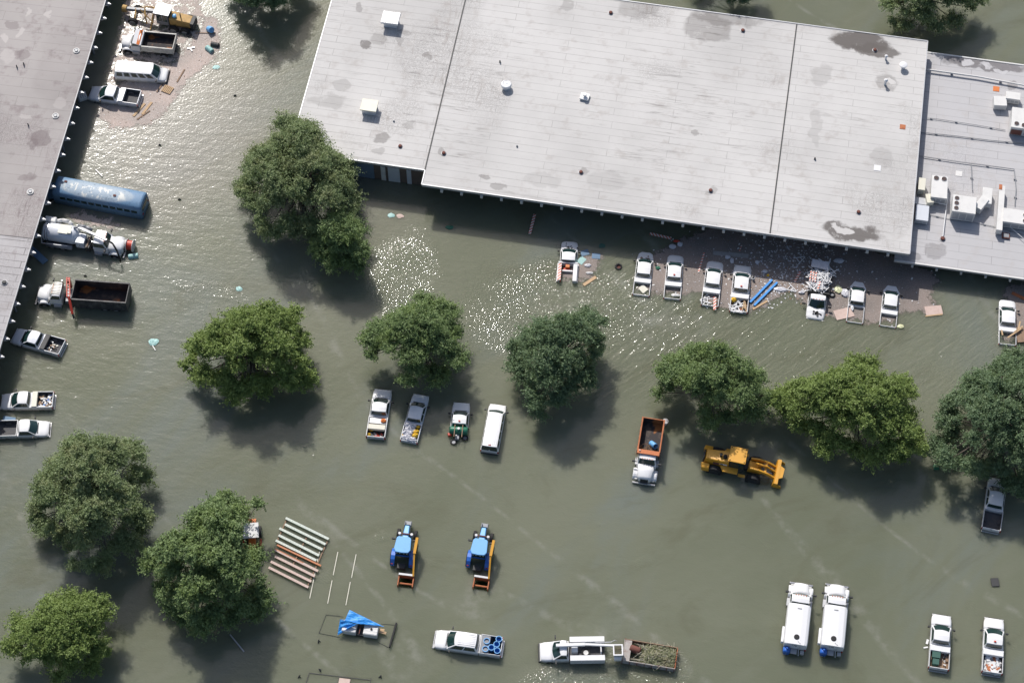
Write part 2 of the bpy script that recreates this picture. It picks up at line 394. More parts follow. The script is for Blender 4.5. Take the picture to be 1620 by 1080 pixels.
# walls set back under the canopy, flush wall at the left end
w_ = MB()
def wallseg(m, u0, v0, u1, v1, z0, z1, th=.25):
    p, q = BP(u0,v0), BP(u1,v1); m.beam((p.x,p.y,(z0+z1)/2), (q.x,q.y,(z0+z1)/2), th, z1-z0)
wallseg(w_, .2, 6.5, LU-.6, 6.5, -1.1, ZR-T_-.01); wallseg(w_, LU-.6, 6.5, LU-.6, LV-.6, -1.1, ZR-T_-.01)
wallseg(w_, .0, vL+.6, .0, 6.6, -1.1, ZR-T_-.01); wallseg(w_, uL+.5, LV-.6, LU-.6, LV-.6, -1.1, ZR-T_-.01)
wallseg(w_, uL+.5, vL+.6, uL+.5, LV-.6, -1.1, ZR-T_-.01)
part(w_, 'wall', 'brick', b_main)
w_ = MB(); wallseg(w_, uL+.5, vL+.55, -5.9, vL+.55, -1.1, ZR-T_-.01, .3); part(w_, 'wall', 'wallblue', b_main)
w_ = MB(); wallseg(w_, -5.9, vL+.6, -.15, vL+.6, -1.1, ZR-T_-.01, .3); part(w_, 'wall', 'brick', b_main)
for u0, u1, mt in ((-5.1,-4.6,'offwhite'), (-4.3,-3.0,'silver'), (-2.2,-1.7,'silver')):
    w_ = MB(); wallseg(w_, u0, vL+.41, u1, vL+.41, -1.0, 2.6, .08); part(w_, 'door', mt, b_main)
for k in range(1, 24):                       # rafters' ends below the edge
    u = k*LU/24; m = MB(); p = BP(u, -.12); q = BP(u, 6.3)
    m.beam((p.x,p.y,ZR-.62), (q.x,q.y,ZR-.62), .28, .45); part(m, 'rafter', 'offwhite', b_main)
for k in range(9):
    u = 3+k*LU/8.6; p = BP(u, 2.6); part(MB().tube((p.x,p.y,-1.1), (p.x,p.y,ZR-.85), .14, 8), 'column', 'grey', b_main)
# right annex with lower roof
ZA = 1.9
b2 = empty('annex_building', 'lower flat roofed annex crowded with rooftop air units at the right edge', 'building', (0,0,0))
uA, vA = bcoord(P(1415, 412, ZA)); vB = bcoord(P(1540, 93, ZA))[1]
r2 = part(slab(LU-1.0 if uA > LU-1 else uA, LU+30, vA, vB, ZA, .35), 'roof', RM2, b2)
uA = min(uA, LU-1.0)
for (u0, v0, u1, v1) in ((uA,vA,LU+30,vA), (uA,vB,LU+30,vB)):
    part(strip(BP(u0,v0), BP(u1,v1), .16, ZA+.03, .08), 'edge_trim', 'offwhite', r2)
w_ = MB(); wallseg(w_, uA+1, vA+4.5, LU+30, vA+4.5, -1.1, ZA-.36); wallseg(w_, LU+29.5, vA+4.5, LU+29.5, vB-.6, -1.1, ZA-.36)
wallseg(w_, LU-.3, vB-.6, LU+30, vB-.6, -1.1, ZA-.36); part(w_, 'wall', 'brick', b2)
for k in range(12):
    u = uA+2.0+k*2.6; p = BP(u, vA-.12); q = BP(u, vA+4.3)
    part(MB().beam((p.x,p.y,ZA-.55), (q.x,q.y,ZA-.55), .22, .35), 'rafter', 'offwhite', b2)
# left building
E0 = P(167, 0, ZR); E1 = P(0, 549, ZR); EU = (E0-E1).normalized(); EV = Vector((-EU.y, EU.x, 0))
if EV.x > 0: EV = -EV
angE = math.atan2(EU.y, EU.x)
def EP(u, v, z=0.0): return E1 + EU*u + EV*v + Vector((0,0,z-ZR))
def elen(p): return (p-E1).dot(EU)
l_st = [rstain(*a) for a in [(65, 218, 28, 26, .55), (52, 228, 14, 18, .5), (36, 88, 26, 16, .4), (12, 88, 18, 22, -.7), (18, 38, 26, 12, .4), (95, 160, 22, 22, -.5),
     (35, 188, 18, 8, -.6), (45, 280, 22, 16, .4), (130, 52, 16, 12, -.5), (45, 20, 8, 16, -1), (75, 23, 8, 14, -1), (31, 50, 8, 16, -1), (7, 60, 8, 14, -1), (20, 410, 20, 30, .3), (105, 95, 90, 160, .10)]]
LM = roof_mat('weathered_grey_roof', (.37, .345, .335), (.13, .10, .105), .3, l_st, angE-math.pi/2, (.19,.15,.155), .85, rows=1.3, cols=9.0)
LM2 = roof_mat('plank_like_metal_roof', (.44, .425, .43), (.13, .12, .12), 1.3, [], angE-math.pi/2, (.26,.23,.22), .6, rows=.85, cols=7, mort=.025)
b3 = empty('storage_shed', 'long open sided shed with a weathered stained grey roof along the left edge', 'building', (0,0,0))
us = elen(P(57, 378, ZR))
def eslab(u0, u1, v0, v1, z1, th=.35):
    a = [EP(u0,v0), EP(u1,v0), EP(u1,v1), EP(u0,v1)]
    return MB().hexa([(p.x,p.y,z1-th) for p in a]+[(p.x,p.y,z1) for p in a])
lr = part(eslab(us+.02, us+55, 0, 30, ZR), 'roof', LM, b3)
lr2 = part(eslab(us-40, us-.02, 0, 30, ZR-.04), 'roof', LM2, b3)
part(MB().beam(EP(us-40, -.03, ZR), EP(us+55, -.03, ZR), .09, .12), 'gutter', 'grey', lr)
k = -14
while k < 26:
    u = us+k*2.15+.7; a = EP(u, -.45, ZR-.5); b_ = EP(u, 3.5, ZR-.5)
    m = MB(); m.beam(a, b_, .16, .30); a2 = EP(u, -.42, ZR-.5); q3 = [EP(u-.25,0,ZR-.5), EP(u+.35,0,ZR-.5), EP(u+.0,-.62,ZR-.5)]; m.prism([(q.x,q.y) for q in q3], ZR-.62, ZR-.42)
    part(m, 'rafter', 'lgrey', b3); k += 1
w_ = MB(); w_.beam(EP(us-40, 6, 1.2), EP(us+55, 6, 1.2), .25, 4.7); part(w_, 'wall', 'brick', b3)
for k in range(-5, 8):
    q = EP(us+k*7.0, .8); part(MB().tube((q.x,q.y,-1.1), (q.x,q.y,ZR-.8), .13, 8), 'column', 'grey', b3)

# ------------------------------------------------------------ roof fittings
def ring_vent(px, py, z, label):
    p = P(px, py, z); t = empty('roof_vent', label, 'vent', p, group='round vents on the shed roof')
    part(MB().lathe([(.36,0.0),(.38,.10),(.30,.12),(.24,.06)], 16), 'flange', 'offwhite', t)
    part(MB().lathe([(.20,0),(.20,.16),(.15,.18)], 12), 'pipe', 'grey', t)
ring_vent(121, 81, ZR, 'white ringed round vent in the top stretch of the grey shed roof')
ring_vent(88, 184, ZR, 'white ringed round vent level with the silver pickup on the grey shed roof')
ring_vent(48, 304, ZR, 'white ringed round vent level with the blue bus on the grey shed roof')
def cap(px, py, z, label, mt='rusted', r=.22, h=.22, nm='drain_cap'):
    t = empty(nm, label, 'vent', P(px, py, z), group='small caps on the roofs')
    part(MB().lathe([(r*1.35,0),(r*1.4,.04),(r*.8,.06)], 12), 'flange', 'grey', t)
    part(MB().lathe([(r*.8,.05),(r,.12),(r*.8,h),(r*.3,h*1.15)], 12), 'cap', mt, t)
for px, py, lb in [(702,243,'rusty red drain cap near the lower left corner of the big white roof'),(633,232,'rusty red drain cap near the tree and the doors on the white roof'),
        (919,273,'rusty red drain cap near the lower edge midway of the white roof'),(1124,302,'rusty red drain cap left of the second roof seam near the lower edge'),
        (1358,336,'rusty red drain cap above the dark stain at the lower right of the white roof'),(1384,80,'rusty red drain cap inside the big dark stain at the top right'),
        (966,21,'rusty red drain cap by the grey stain at the top middle of the white roof'),(1175,49,'rusty red drain cap in the bluish stain at the top of the white roof')]:
    cap(px, py, ZR, lb)
cap(791, 99, ZR, 'tiny dark pipe stub above the round dome vent on the white roof', 'dark', .09, .3)
cap(818, 232, ZR, 'tiny grey pipe stub below the round dome vent on the white roof', 'grey', .09, .2)
cap(1289, 252, ZR, 'tiny dark pipe stub right of the second seam on the white roof', 'dark', .1, .25)
cap(623, 192, ZR, 'tiny white pipe stub just below the plain box vent on the white roof', 'offwhite', .1, .2)
cap(7, 447, ZR, 'dark drain cap on the plank like part of the shed roof', 'dark', .25, .15)
cap(27, 107, ZR, 'left one of two tiny dark pipe stubs on the upper shed roof', 'dark', .07, .4)
cap(38, 103, ZR, 'right one of two tiny dark pipe stubs on the upper shed roof', 'dark', .07, .4)
cap(45, 199, ZR, 'lone tiny dark pipe stub above the heart shaped puddle stain on the shed roof', 'dark', .07, .4)
cap(1485+6, 378, ZA, 'rusty red drain cap at the end of the white pipe on the annex roof', 'rusted', .25)

t = empty('roof_vent', 'white ribbed box vent with a raised hood near the top of the white roof', 'vent', P(619, 38, ZR), ANG)
part(MB().box(-.75,.75,-.6,.6,0,.9), 'curb', 'lblue' if False else 'silver', t)
m = MB()
for i in range(7): m.box(-1.0+i*.285, -1.0+i*.285+.25, -.85, .85, .98, 1.12)
m.box(-1.0,.99,-.88,.88,.9,1.0); part(m, 'hood', 'white', t)
t = empty('roof_vent', 'plain cream box vent with a flat lid above the tall olive tree', 'vent', P(585, 175, ZR), ANG)
part(MB().box(-.75,.75,-.6,.6,0,.85), 'curb', 'silver', t); part(MB().box(-.92,.92,-.8,.8,.85,1.0), 'lid', 'cream', t, bevel=.02)
t = empty('roof_vent', 'round white dome fan vent on the middle of the white roof', 'vent', P(801, 139, ZR))
part(MB().lathe([(.45,0),(.45,.45)], 16), 'neck', 'silver', t, smooth=False); part(MB().lathe([(.5,.42),(.62,.5),(.6,.62),(.42,.78),(.4,.74),(.15,.86)], 20), 'dome', 'white', t, smooth=True)
t = empty('roof_vent', 'small square white vent with a knob on the middle of the white roof', 'vent', P(925, 155, ZR), ANG-.1)
part(MB().box(-.5,.5,-.45,.45,.12,.3), 'lid', 'white', t, bevel=.02); part(MB().box(-.4,.4,-.35,.35,0,.12), 'curb', 'silver', t)
part(MB().lathe([(.13,.3),(.13,.5),(.24,.55),(.22,.72)], 12), 'knob', 'white', t)
t = empty('roof_vent', 'round white pan topped vent beside the top right corner of the white roof', 'vent', P(1428, 108, ZR))
part(MB().lathe([(.2,0),(.2,.5)], 12), 'neck', 'silver', t); part(MB().lathe([(.42,.5),(.45,.62),(.38,.66),(.1,.7)], 16), 'cap', 'white', t)
t = empty('roof_vent', 'thin white flue pipe standing in the curly stain near the top right corner', 'vent', P(1400, 134, ZR))
part(MB().lathe([(.14,0),(.14,.7)], 10), 'pipe', 'silver', t); part(MB().lathe([(.2,.7),(.24,.8),(.1,.95)], 10), 'cap', 'white', t)
t = empty('roof_vent', 'short white flue pipe below the big dark stain at the top right', 'vent', P(1401, 94, ZR))
part(MB().lathe([(.12,0),(.12,.5)], 10), 'pipe', 'silver', t); part(MB().lathe([(.18,.5),(.2,.6),(.1,.7)], 10), 'cap', 'white', t)
def patch(px, py, z, s, mt, lab):
    thing(MB().box(-s/2,s/2,-s/2,s/2,.0,.035), 'roof_patch', mt, lab, 'roof patch', P(px,py,z)+Vector((0,0,.004)), ANG)
patch(1388, 266, ZR, .75, 'white', 'square white patch on the right part of the white roof')
patch(1428, 201, ZR, .62, 'rust', 'small rusty orange plate near the right edge of the white roof')
patch(1576, 141, ZA, .7, 'orange', 'small orange plate near the top of the annex roof')
patch(1517, 275, ZA, .7, 'offwhite', 'square pale patch above the big three fan unit on the annex roof')

# ------------------------------------------------------------ rooftop air units on the annex
def fan(m_hub, parent, x, y, z, r):
    part(MB().lathe([(r,0),(r,.03),(r*.86,.05),(r*.86,0.0)], 16, Matrix.Translation((x,y,z)), cap=False), 'fan_ring', 'lgrey', parent)
    m = MB(); m.lathe([(r*.86,.006),(r*.86,.012)], 16, Matrix.Translation((x,y,z)))
    f_ = part(m, 'fan', 'dark', parent)
    b = MB()
    for i in range(4):
        a = i*math.pi/2+x*3; b.add([(x+math.cos(a)*.05, y+math.sin(a)*.05, z+.03), (x+math.cos(a-.3)*r*.75, y+math.sin(a-.3)*r*.75, z+.02), (x+math.cos(a+.3)*r*.75, y+math.sin(a+.3)*r*.75, z+.035)], [(0,1,2)])
    part(b, 'blade', 'rusted', f_)
def ac(px, py, lab, L, W, Hh, fans, rz=0, mt='offwhite', grille=True):
    """px,py: middle of the unit's base"""
    t = empty('air_unit', lab, 'air conditioner', P(px, py, ZA), ANG+rz, group='air units on the annex roof')
    part(MB().box(-L/2,L/2,-W/2,W/2,.15,Hh), 'casing', mt, t, bevel=.02)
    part(MB().box(-L/2+.1,L/2-.1,-W/2+.1,W/2-.1,0,.15), 'curb', 'dark', t)
    m = MB(); n = 3
    for i in range(n): m.box(-L/2+.15+i*(L-.2)/n, -L/2+.05+(i+1)*(L-.2)/n, -W/2-.012, -W/2, .35, Hh-.3)
    part(m, 'side_panel', 'lgrey', t)
    for fx, fy, r in fans: fan(None, t, fx, fy, Hh+.003, r)
    return t
ac(1483, 306, 'tall white unit with two fans on top beside the main roof edge', 1.75, 2.9, 1.25, [(-.4,1.1,.32),(.45,1.1,.32)], rz=.02)
ac(1521, 337, 'broad white unit with three fans down its left side on the annex roof', 2.5, 2.2, 1.7, [(-.85,.65,.28),(-.85,0,.28),(-.85,-.65,.28)])
t = ac(1604, 352, 'wide white unit with two fans at the right edge, joined to the long duct', 2.8, 1.8, 1.2, [(.95,.3,.28),(.95,-.45,.28)])
t = ac(1612, 200, 'white unit with two fans and a dark red side grille near the top right corner', 2.2, 2.8, 1.5, [(-.55,-.85,.3),(.25,-.95,.3)])
part(MB().box(-1.0,.2,-1.43,-1.40,.25,1.1), 'grille', 'rusted', t)
ac(1600, 160, 'plain white box unit behind the red grilled unit in the top right corner', 1.6, 1.0, 1.0, [])
ac(1456, 300, 'narrow cream unit with a dirty lid tight against the main roof edge', .75, 1.6, 1.1, [], mt='cream')
ac(1457, 343, 'low pale blue square box in the shade of the main roof edge', 1.4, 2.0, .8, [], mt='silver')
ac(1456, 322, 'grimy low metal box between two other boxes at the main roof edge', 1.5, .9, .5, [], mt='lgrey')
def duct(name, pts_px, w, h, z, lab, mt='offwhite'):
    t = empty(name, lab, 'duct', P(*pts_px[0], ZA), ANG)
    inv = Matrix.Rotation(-ANG, 4, 'Z') @ Matrix.Translation(-P(*pts_px[0], ZA))
    for a, b in zip(pts_px, pts_px[1:]):
        qa = inv @ P(*a, ZA); qb = inv @ P(*b, ZA); part(MB().beam((qa.x,qa.y,z), (qb.x,qb.y,z), w, h), 'duct_section', mt, t, bevel=.02)
    return t
duct('air_duct', [(1543, 338), (1556, 322)], .9, .9, .7, 'slanting white duct elbow right of the three fan unit')
duct('air_duct', [(1558, 330), (1560, 305)], 1.05, .8, .6, 'boxy white duct head with a dented lid right of the slanting elbow')
duct('air_duct', [(1578, 372), (1583, 302)], .62, .8, .6, 'long white upright duct with a rust stain on its top end')
duct('air_duct', [(1579, 352), (1592, 350)], .8, .7, .45, 'short white duct stub joining the long duct to the right hand unit')
duct('air_duct', [(1570, 167), (1590, 168)], 1.3, .8, .5, 'white hooded duct box left of the red grilled unit')
duct('air_duct', [(1467, 314), (1470, 328)], .75, .6, .6, 'tapering cream duct between two air units by the main roof edge', 'cream')
thing(MB().box(-.17,.17,-.33,.33,0,.03), 'rust_patch', 'rust', 'flat red rust patch on top end of the long white duct', 'roof patch', P(1583, 296, ZA+1.0)+Vector((0,0,.01)), ANG)
t = empty('roof_hatch', 'small brown framed hatch at the foot of the long duct', 'hatch', P(1591, 374, ZA), ANG)
part(MB().box(-.4,.4,-.35,.35,0,.2), 'frame', 'rusted', t); part(MB().box(-.3,.3,-.25,.25,.2,.23), 'lid', 'grey', t)
def pipe(pts, z, r, lab, mt='grey', sup=True, z0=None):
    z0 = ZA if z0 is None else z0
    t = empty('roof_pipe', lab, 'pipe', P(*pts[0], z0), group='pipes along the annex roof')
    o = P(*pts[0], z0); q = [P(*p, z0)-o+Vector((0,0,z)) for p in pts]
    part(MB().path(q, r, 6), 'pipe_run', mt, t)
    if sup:
        for a, b in zip(q, q[1:]):
            n = max(1, int((b-a).length/3.4))
            for i in range(n):
                c = a.lerp(b, (i+.5)/n); part(MB().cbox((c.x,c.y,z*.5), (.26,.13,z+.08), ANG), 'block', 'grey', t)
pipe([(1466,113),(1545,124),(1620,138)], .32, .11, 'thick pale pipe crossing the top of the annex roof', 'offwhite')
pipe([(1466,188),(1480,189),(1545,199),(1590,207)], .12, .035, 'thin pipe on dark blocks above two longer pipes on the annex roof', 'grey')
pipe([(1452,210),(1510,216),(1565,223),(1620,228)], .12, .05, 'wavy dark pipe crossing the middle of the annex roof', 'grey')
pipe([(1452,248),(1520,258),(1604,269),(1607,300),(1605,326)], .15, .05, 'pipe that turns down toward the right hand air unit on the annex roof', 'grey')
pipe([(1536,262),(1538,303)], .18, .05, 'short dark banded pipe dropping to the three fan unit', 'grey')
pipe([(1499,308),(1491,376)], .25, .055, 'upright white pipe ending at a rusty cap on the annex roof', 'white', False)
pipe([(1484,300),(1484,326),(1496,328)], .5, .05, 'bent white pipe at the foot of the tall two fan unit', 'white', False)
pipe([(1470,340),(1495,346),(1540,352),(1575,360),(1620,372)], .08, .03, 'thin grey conduit running below all the air units', 'grey')
pipe([(1590,356),(1620,382)], .35, .035, 'slanting white conduit in the lower right of the annex roof', 'white', False)
# ------------------------------------------------------------ trees
def leaf_mat(name, c1, c2, c3):
    t = NT(name); gi = t.n('NewGeometry')
    n = t.noise(.55, detail=3)
    c = t.mix(gi.outputs['Random Per Island'], c1, c2); c = t.mix(t.step(n, .45, .7), c, c3)
    t.put(t.b.inputs['Base Color'], c); t.b.inputs['Roughness'].default_value = .55
    t.b.inputs['Specular IOR Level'].default_value = .35
    tr = t.n('BsdfTranslucent'); t.put(tr.inputs[0], t.mix(.5, c, (.20,.25,.06)))
    ms = t.n('MixShader'); ms.inputs[0].default_value = .38
    t.put(ms.inputs[1], t.b.outputs[0]); t.put(ms.inputs[2], tr.outputs[0])
    t.t.links.new(ms.outputs[0], t.t.nodes['Material Output'].inputs[0]); return t.m
LEAF = {
 'olive': leaf_mat('olive_foliage', (0.159,0.216,0.089), (0.330,0.415,0.213), (0.279,0.318,0.156)),
 'mid': leaf_mat('mid_green_foliage', (0.126,0.198,0.079), (0.280,0.380,0.163), (0.223,0.311,0.105)),
 'dark': leaf_mat('dark_green_foliage', (0.095,0.164,0.088), (0.239,0.331,0.181), (0.162,0.236,0.117)),
 'light': leaf_mat('yellow_green_foliage', (.155,.225,.065), (.300,.400,.120), (.245,.335,.100)),
}
def tree(px, py, rxp, ryp, kind, label, seed, H=8.5, lobes=None, leaf=.145, dens=1.2, gaps=0.25, feather=.9, holes=(), solid=False):
    rg = np.random.default_rng(seed); rr = random.Random(seed)
    base = P(px, py, 3.8); base.z = 0
    rx = rxp/16.0; ry = ryp/14.2
    t = empty('tree', label, 'tree', base, group='trees standing in the flood water')
    # lobe centres over a flattened dome, uneven outline
    ph = [rr.uniform(0, 6.28) for _ in range(4)]
    def rim(a): return 1+.10*math.sin(2*a+ph[0])+.11*math.sin(3*a+ph[1])+.10*math.sin(5*a+ph[2])+.06*math.sin(9*a+ph[3])
    L = []
    holes = list(holes)+[(rr.uniform(-.7,.7), rr.uniform(-.7,.7), rr.uniform(.07,.15)) for _ in range(0 if solid else 5)]
    nl = lobes or int(80*rx*ry/42)+24
    tries = 0
    while len(L) < nl and tries < 4000:
        tries += 1
        a = rr.uniform(0, 2*math.pi); q = math.sqrt(rr.uniform(0, 1))
        k = q*rim(a)*.86
        x, y = math.cos(a)*k*rx, math.sin(a)*k*ry
        if any(math.hypot(x/rx-hx, y/ry-hy) < hr for hx, hy, hr in holes): continue
        z = 2.6 + (H-3.4)*math.sqrt(max(0, 1-min(1, q)**2))*rr.uniform(.55, 1.08)
        if q > .75: z = rr.uniform(1.8, 4.4)
        s = rr.uniform(.6, 1.35)*(1.0-.15*q)
        if any((x-b[0])**2+(y-b[1])**2 < (.46*(s+b[3])*.8)**2 for b in L): continue
        L.append((x, y, z, s))
    verts = []
    for (x, y, z, s) in L:
        nt_ = int(64*dens*s*s)
        # twigs: short arcs leaving the lobe centre, leaves strung along them
        d = rg.normal(size=(nt_, 3)); d[:, 2] = np.abs(d[:, 2])*.8+.05*rg.normal(size=nt_)
        d /= np.linalg.norm(d, axis=1)[:, None]
        outw = np.array([x/rx, y/ry, .2]); d += outw*.45; d /= np.linalg.norm(d, axis=1)[:, None]
        ln = s*rg.uniform(.55, 1.2+.6*feather, nt_)*np.where(rg.uniform(size=nt_)<.06, 1.35, 1)
        nlf = 22
        tt = rg.uniform(.30, 1.0, (nt_, nlf))
        pos = np.array([x, y, z]) + d[:, None, :]*(tt*ln[:, None])[:, :, None]*np.array([1, 1, .72])
        pos[:, :, 2] -= (tt**2)*.35*s
        pos += rg.normal(size=pos.shape)*.10
        c = pos.reshape(-1, 3); n = len(c)
        nn = rg.normal(size=(n, 3))*.75; nn[:, 2] += .75; nn += np.repeat(d, nlf, axis=0)*.5
        nn /= np.linalg.norm(nn, axis=1)[:, None]
        a1 = np.cross(nn, rg.normal(size=(n, 3))); a1 /= np.linalg.norm(a1, axis=1)[:, None]
        a2 = np.cross(nn, a1); sz = leaf*rg.uniform(.6, 1.3, n)[:, None]
        q = np.stack([c-a1*sz*.75, c+a2*sz*.36, c+a1*sz*.75, c-a2*sz*.36], axis=1)
        verts.append(q.reshape(-1, 3))
    Vv = np.concatenate(verts); nq = len(Vv)//4
    me = bpy.data.meshes.new('crown'); me.vertices.add(len(Vv)); me.vertices.foreach_set('co', Vv.astype(np.float32).ravel())
    me.loops.add(nq*4); me.loops.foreach_set('vertex_index', np.arange(nq*4, dtype=np.int32))
    me.polygons.add(nq); me.polygons.foreach_set('loop_start', np.arange(nq, dtype=np.int32)*4)
    try: me.polygons.foreach_set('loop_total', np.full(nq, 4, dtype=np.int32))
    except Exception: pass
    me.update(calc_edges=True); me.materials.append(LEAF[kind])
    o = bpy.data.objects.new('crown', me); SC.collection.objects.link(o); o.parent = t
    m = MB(); m.tube((0,0,-1.1), (.1,.05,3.4), .30, 10, .24)
    br = MB()
    for (x, y, z, s) in L:
        mid = Vector((x*.35+rr.uniform(-.3,.3), y*.35+rr.uniform(-.3,.3), 3.4+(z-3.4)*.55))
        br.tube((.1,.05,3.2), mid, .12, 6, .07, False); br.tube(mid, (x, y, z-.1), .07, 5, .025, False)
        for _ in range(3):
            v = Vector((rr.gauss(0,1), rr.gauss(0,1), abs(rr.gauss(0,.8)))).normalized()*s
            br.tube((x, y, z-.1), Vector((x, y, z))+v, .022, 4, .008, False)
    tk = part(m, 'trunk', 'bark', t, smooth=True); part(br, 'limb', 'bark', tk, smooth=True)
    return t
tree(473, 292, 108, 116, 'olive', 'tall feathery olive green tree at the lower left corner of the white roof', 11, H=11, leaf=.135, dens=1.35, solid=True, feather=1.1)
tree(540, 378, 40, 46, 'mid', 'smaller brighter green tree tucked under the tall olive tree beside the white roof', 12, H=7, feather=.9)
tree(398, 553, 100, 84, 'light', 'broad yellowish green tree right of the truck with the dark container', 13, H=8.8, leaf=.16)
tree(660, 537, 80, 76, 'mid', 'dense rounded green tree just above the four vehicles in the middle', 14, H=7.6, holes=[(-.65,-.75,.42)])
tree(882, 560, 80, 80, 'dark', 'dark heart shaped tree with glittering water above it', 15, H=8.8, holes=[(-.25,.75,.42),(.2,-.1,.16)])
tree(1122, 608, 96, 72, 'mid', 'spreading green tree right above the yellow wheel loader', 16, H=8.8, holes=[(-.8,-.55,.52)])
tree(1357, 645, 122, 82, 'light', 'widest light green tree left of the dark tree at the right edge', 17, H=8.5, leaf=.155)
tree(1588, 668, 104, 118, 'dark', 'large dark green tree at the right edge hiding the front of a pickup', 18, H=10)
tree(145, 788, 102, 104, 'olive', 'large dense round tree below the two pickups at the left edge', 19, H=10.5, leaf=.14, dens=1.35)
tree(338, 888, 98, 104, 'mid', 'leafy green tree beside the long striped beams hiding the orange tractor', 20, H=9.5, leaf=.17, holes=[(.64,.44,.34)])
tree(97, 1000, 74, 64, 'light', 'small bright yellow green tree in the lower left corner', 21, H=7)
tree(1468, -5, 98, 50, 'olive', 'feathery tree behind the white roof at the top edge', 22, H=8.5, feather=.9)
tree(418, -40, 78, 52, 'dark', 'dark tree cut by the top edge above the floating barrels', 23, H=8.8)
tree(1150, -45, 66, 44, 'dark', 'dark tree peeking over the top edge of the white roof', 24, H=8.8)
# ------------------------------------------------------------ vehicles
def pose(F, Rr, zf, depth, length, axis_z=None):
    """world position, heading and scale so that nose and tail stand under pixels F and Rr at height zf above the water"""
    a = P(*F, zf); b = P(*Rr, zf); c = (a+b)/2; d = a-b
    return Vector((c.x, c.y, -depth)), math.atan2(d.y, d.x), d.length/length
def wheel(t, x, y, r, w, rim='lgrey', dual=False):
    s = 1 if y > 0 else -1
    mt = Matrix.Translation((x, y, r)) @ Matrix.Rotation(math.pi/2, 4, 'X')
    o = part(MB().lathe([(r*.6,-w/2),(r*.95,-w/2),(r,-w/2+.05),(r,w/2-.05),(r*.95,w/2),(r*.6,w/2)], 20, mt, cap=False), 'tyre', 'black', t)
    part(MB().lathe([(r*.6,-w/2+.03),(r*.6,w/2-.03)], 16, mt), 'rim', rim, o); return o
def mirror(t, x, y, z, out=.28, mt='dark'):
    s = 1 if y > 0 else -1
    m = MB(); m.beam((x, y, z), (x-.02, y+s*out*.6, z), .06, .05); m.cbox((x-.03, y+s*out*.85, z+.03), (.12, out*.75, .24)); part(m, 'mirror', mt, t)
def greenhouse(t, col, xbf, xtf, xtr, xbr, zb, zt, wb, wt, side=1, name='cab', curve=.20, vis=True):
    """cab upper part: curved windscreen, side glass, back glass; side = number of side windows"""
    n = 6; base = []; top = []
    vs = [-1+2*i/n for i in range(n+1)]
    fb = [(xbf-curve*v*v, v*wb, zb) for v in vs]; ft = [(xtf-curve*.55*v*v, v*wt, zt-.05*v*v) for v in vs]
    rb = [(xbr+.06*v*v, v*wb, zb+.02) for v in vs]; rt = [(xtr+.05*v*v, v*wt, zt-.05*v*v) for v in vs]
    rm = [((xtf+xtr)/2, v*wt*1.01, zt+.035-.05*v*v) for v in vs]
    m = MB(); allv = fb+ft+rm+rt+rb; k = n+1; fs = []
    for j in range(4):
        for i in range(n): a = j*k+i; fs.append((a, a+1, a+1+k, a+k))
    for e, s in ((0, 1), (n, -1)): fs.append(tuple(j*k+e for j in range(5)))
    m.add(allv, fs); cab = part(m, name, col, t)
    # glass grids, pushed outwards
    def glass(A_, B_, lo, hi, nrm, nm, ins=1):
        g_ = MB(); pts = []
        for q in (lo, hi):
            for i in range(len(A_)):
                a = Vector(A_[i]); b = Vector(B_[i]); p = a.lerp(b, q); p.y *= .90; pts.append(p+Vector(nrm))
        L_ = len(A_); g_.add(pts, [(i, i+1, i+1+L_, i+L_) for i in range(L_-1)]); part(g_, nm, 'glass', t)
    glass(fb, ft, .08, .93, (.022, 0, .016), 'windscreen'); glass(rb, rt, .22, .86, (-.022, 0, .012), 'rear_window')
    for s in (-1, 1):
        e = -1 if s > 0 else 0
        A0 = Vector(fb[e]); B0 = Vector(ft[e]); A1 = Vector(rb[e]); B1 = Vector(rt[e]); off = Vector((0, s*.014, .006))
        L_ = A0.x-A1.x
        for i in range(side):
            u0 = .04+(.94/side)*i+.02; u1 = .04+(.94/side)*(i+1)-.03
            def q(u, v): return (A0.lerp(A1, u)).lerp(B0.lerp(B1, u), v)+off
            part(MB().add([q(u0,.10), q(u1,.10), q(u1,.86), q(u0,.86)], [(0,1,2,3)]), 'side_window', 'glass', t)
    return cab
def nose(xf, xc, w, zh, zc, zb=.42, round_=.30):
    """hood + fenders lofted from bumper to cowl"""
    m = MB(); secs = []
    for x, ww, zz in ((xf, w*.70, zh-.22), (xf-.05, w*.82, zh-.08), (xf-.16, w*.92, zh-.02), (xf-.45, w*.985, zh+.03), (xf-.9, w, zh+.06), (xc, w, zc)):
        secs.append([(x, -ww*.93, zb), (x, -ww, zb+.2), (x, -ww, zz-.20), (x, -ww*.95, zz-.07), (x, -ww*.80, zz-.015), (x, -ww*.45, zz+.035), (x, 0, zz+.03),
                     (x, ww*.45, zz+.035), (x, ww*.80, zz-.015), (x, ww*.95, zz-.07), (x, ww, zz-.20), (x, ww, zb+.2), (x, ww*.93, zb)])
    m.loft(secs); return m
def lights(t, xf, w, z, r=.0, xr=None, zr=None):
    for s in (-1, 1):
        part(MB().cbox((xf-.07, s*w*.76, z), (.10, .30, .16)), 'headlight', 'lamp', t)
        if xr is not None: part(MB().cbox((xr+.03, s*(w-.06), zr), (.09, .14, .34)), 'tail_light', 'redlens', t)
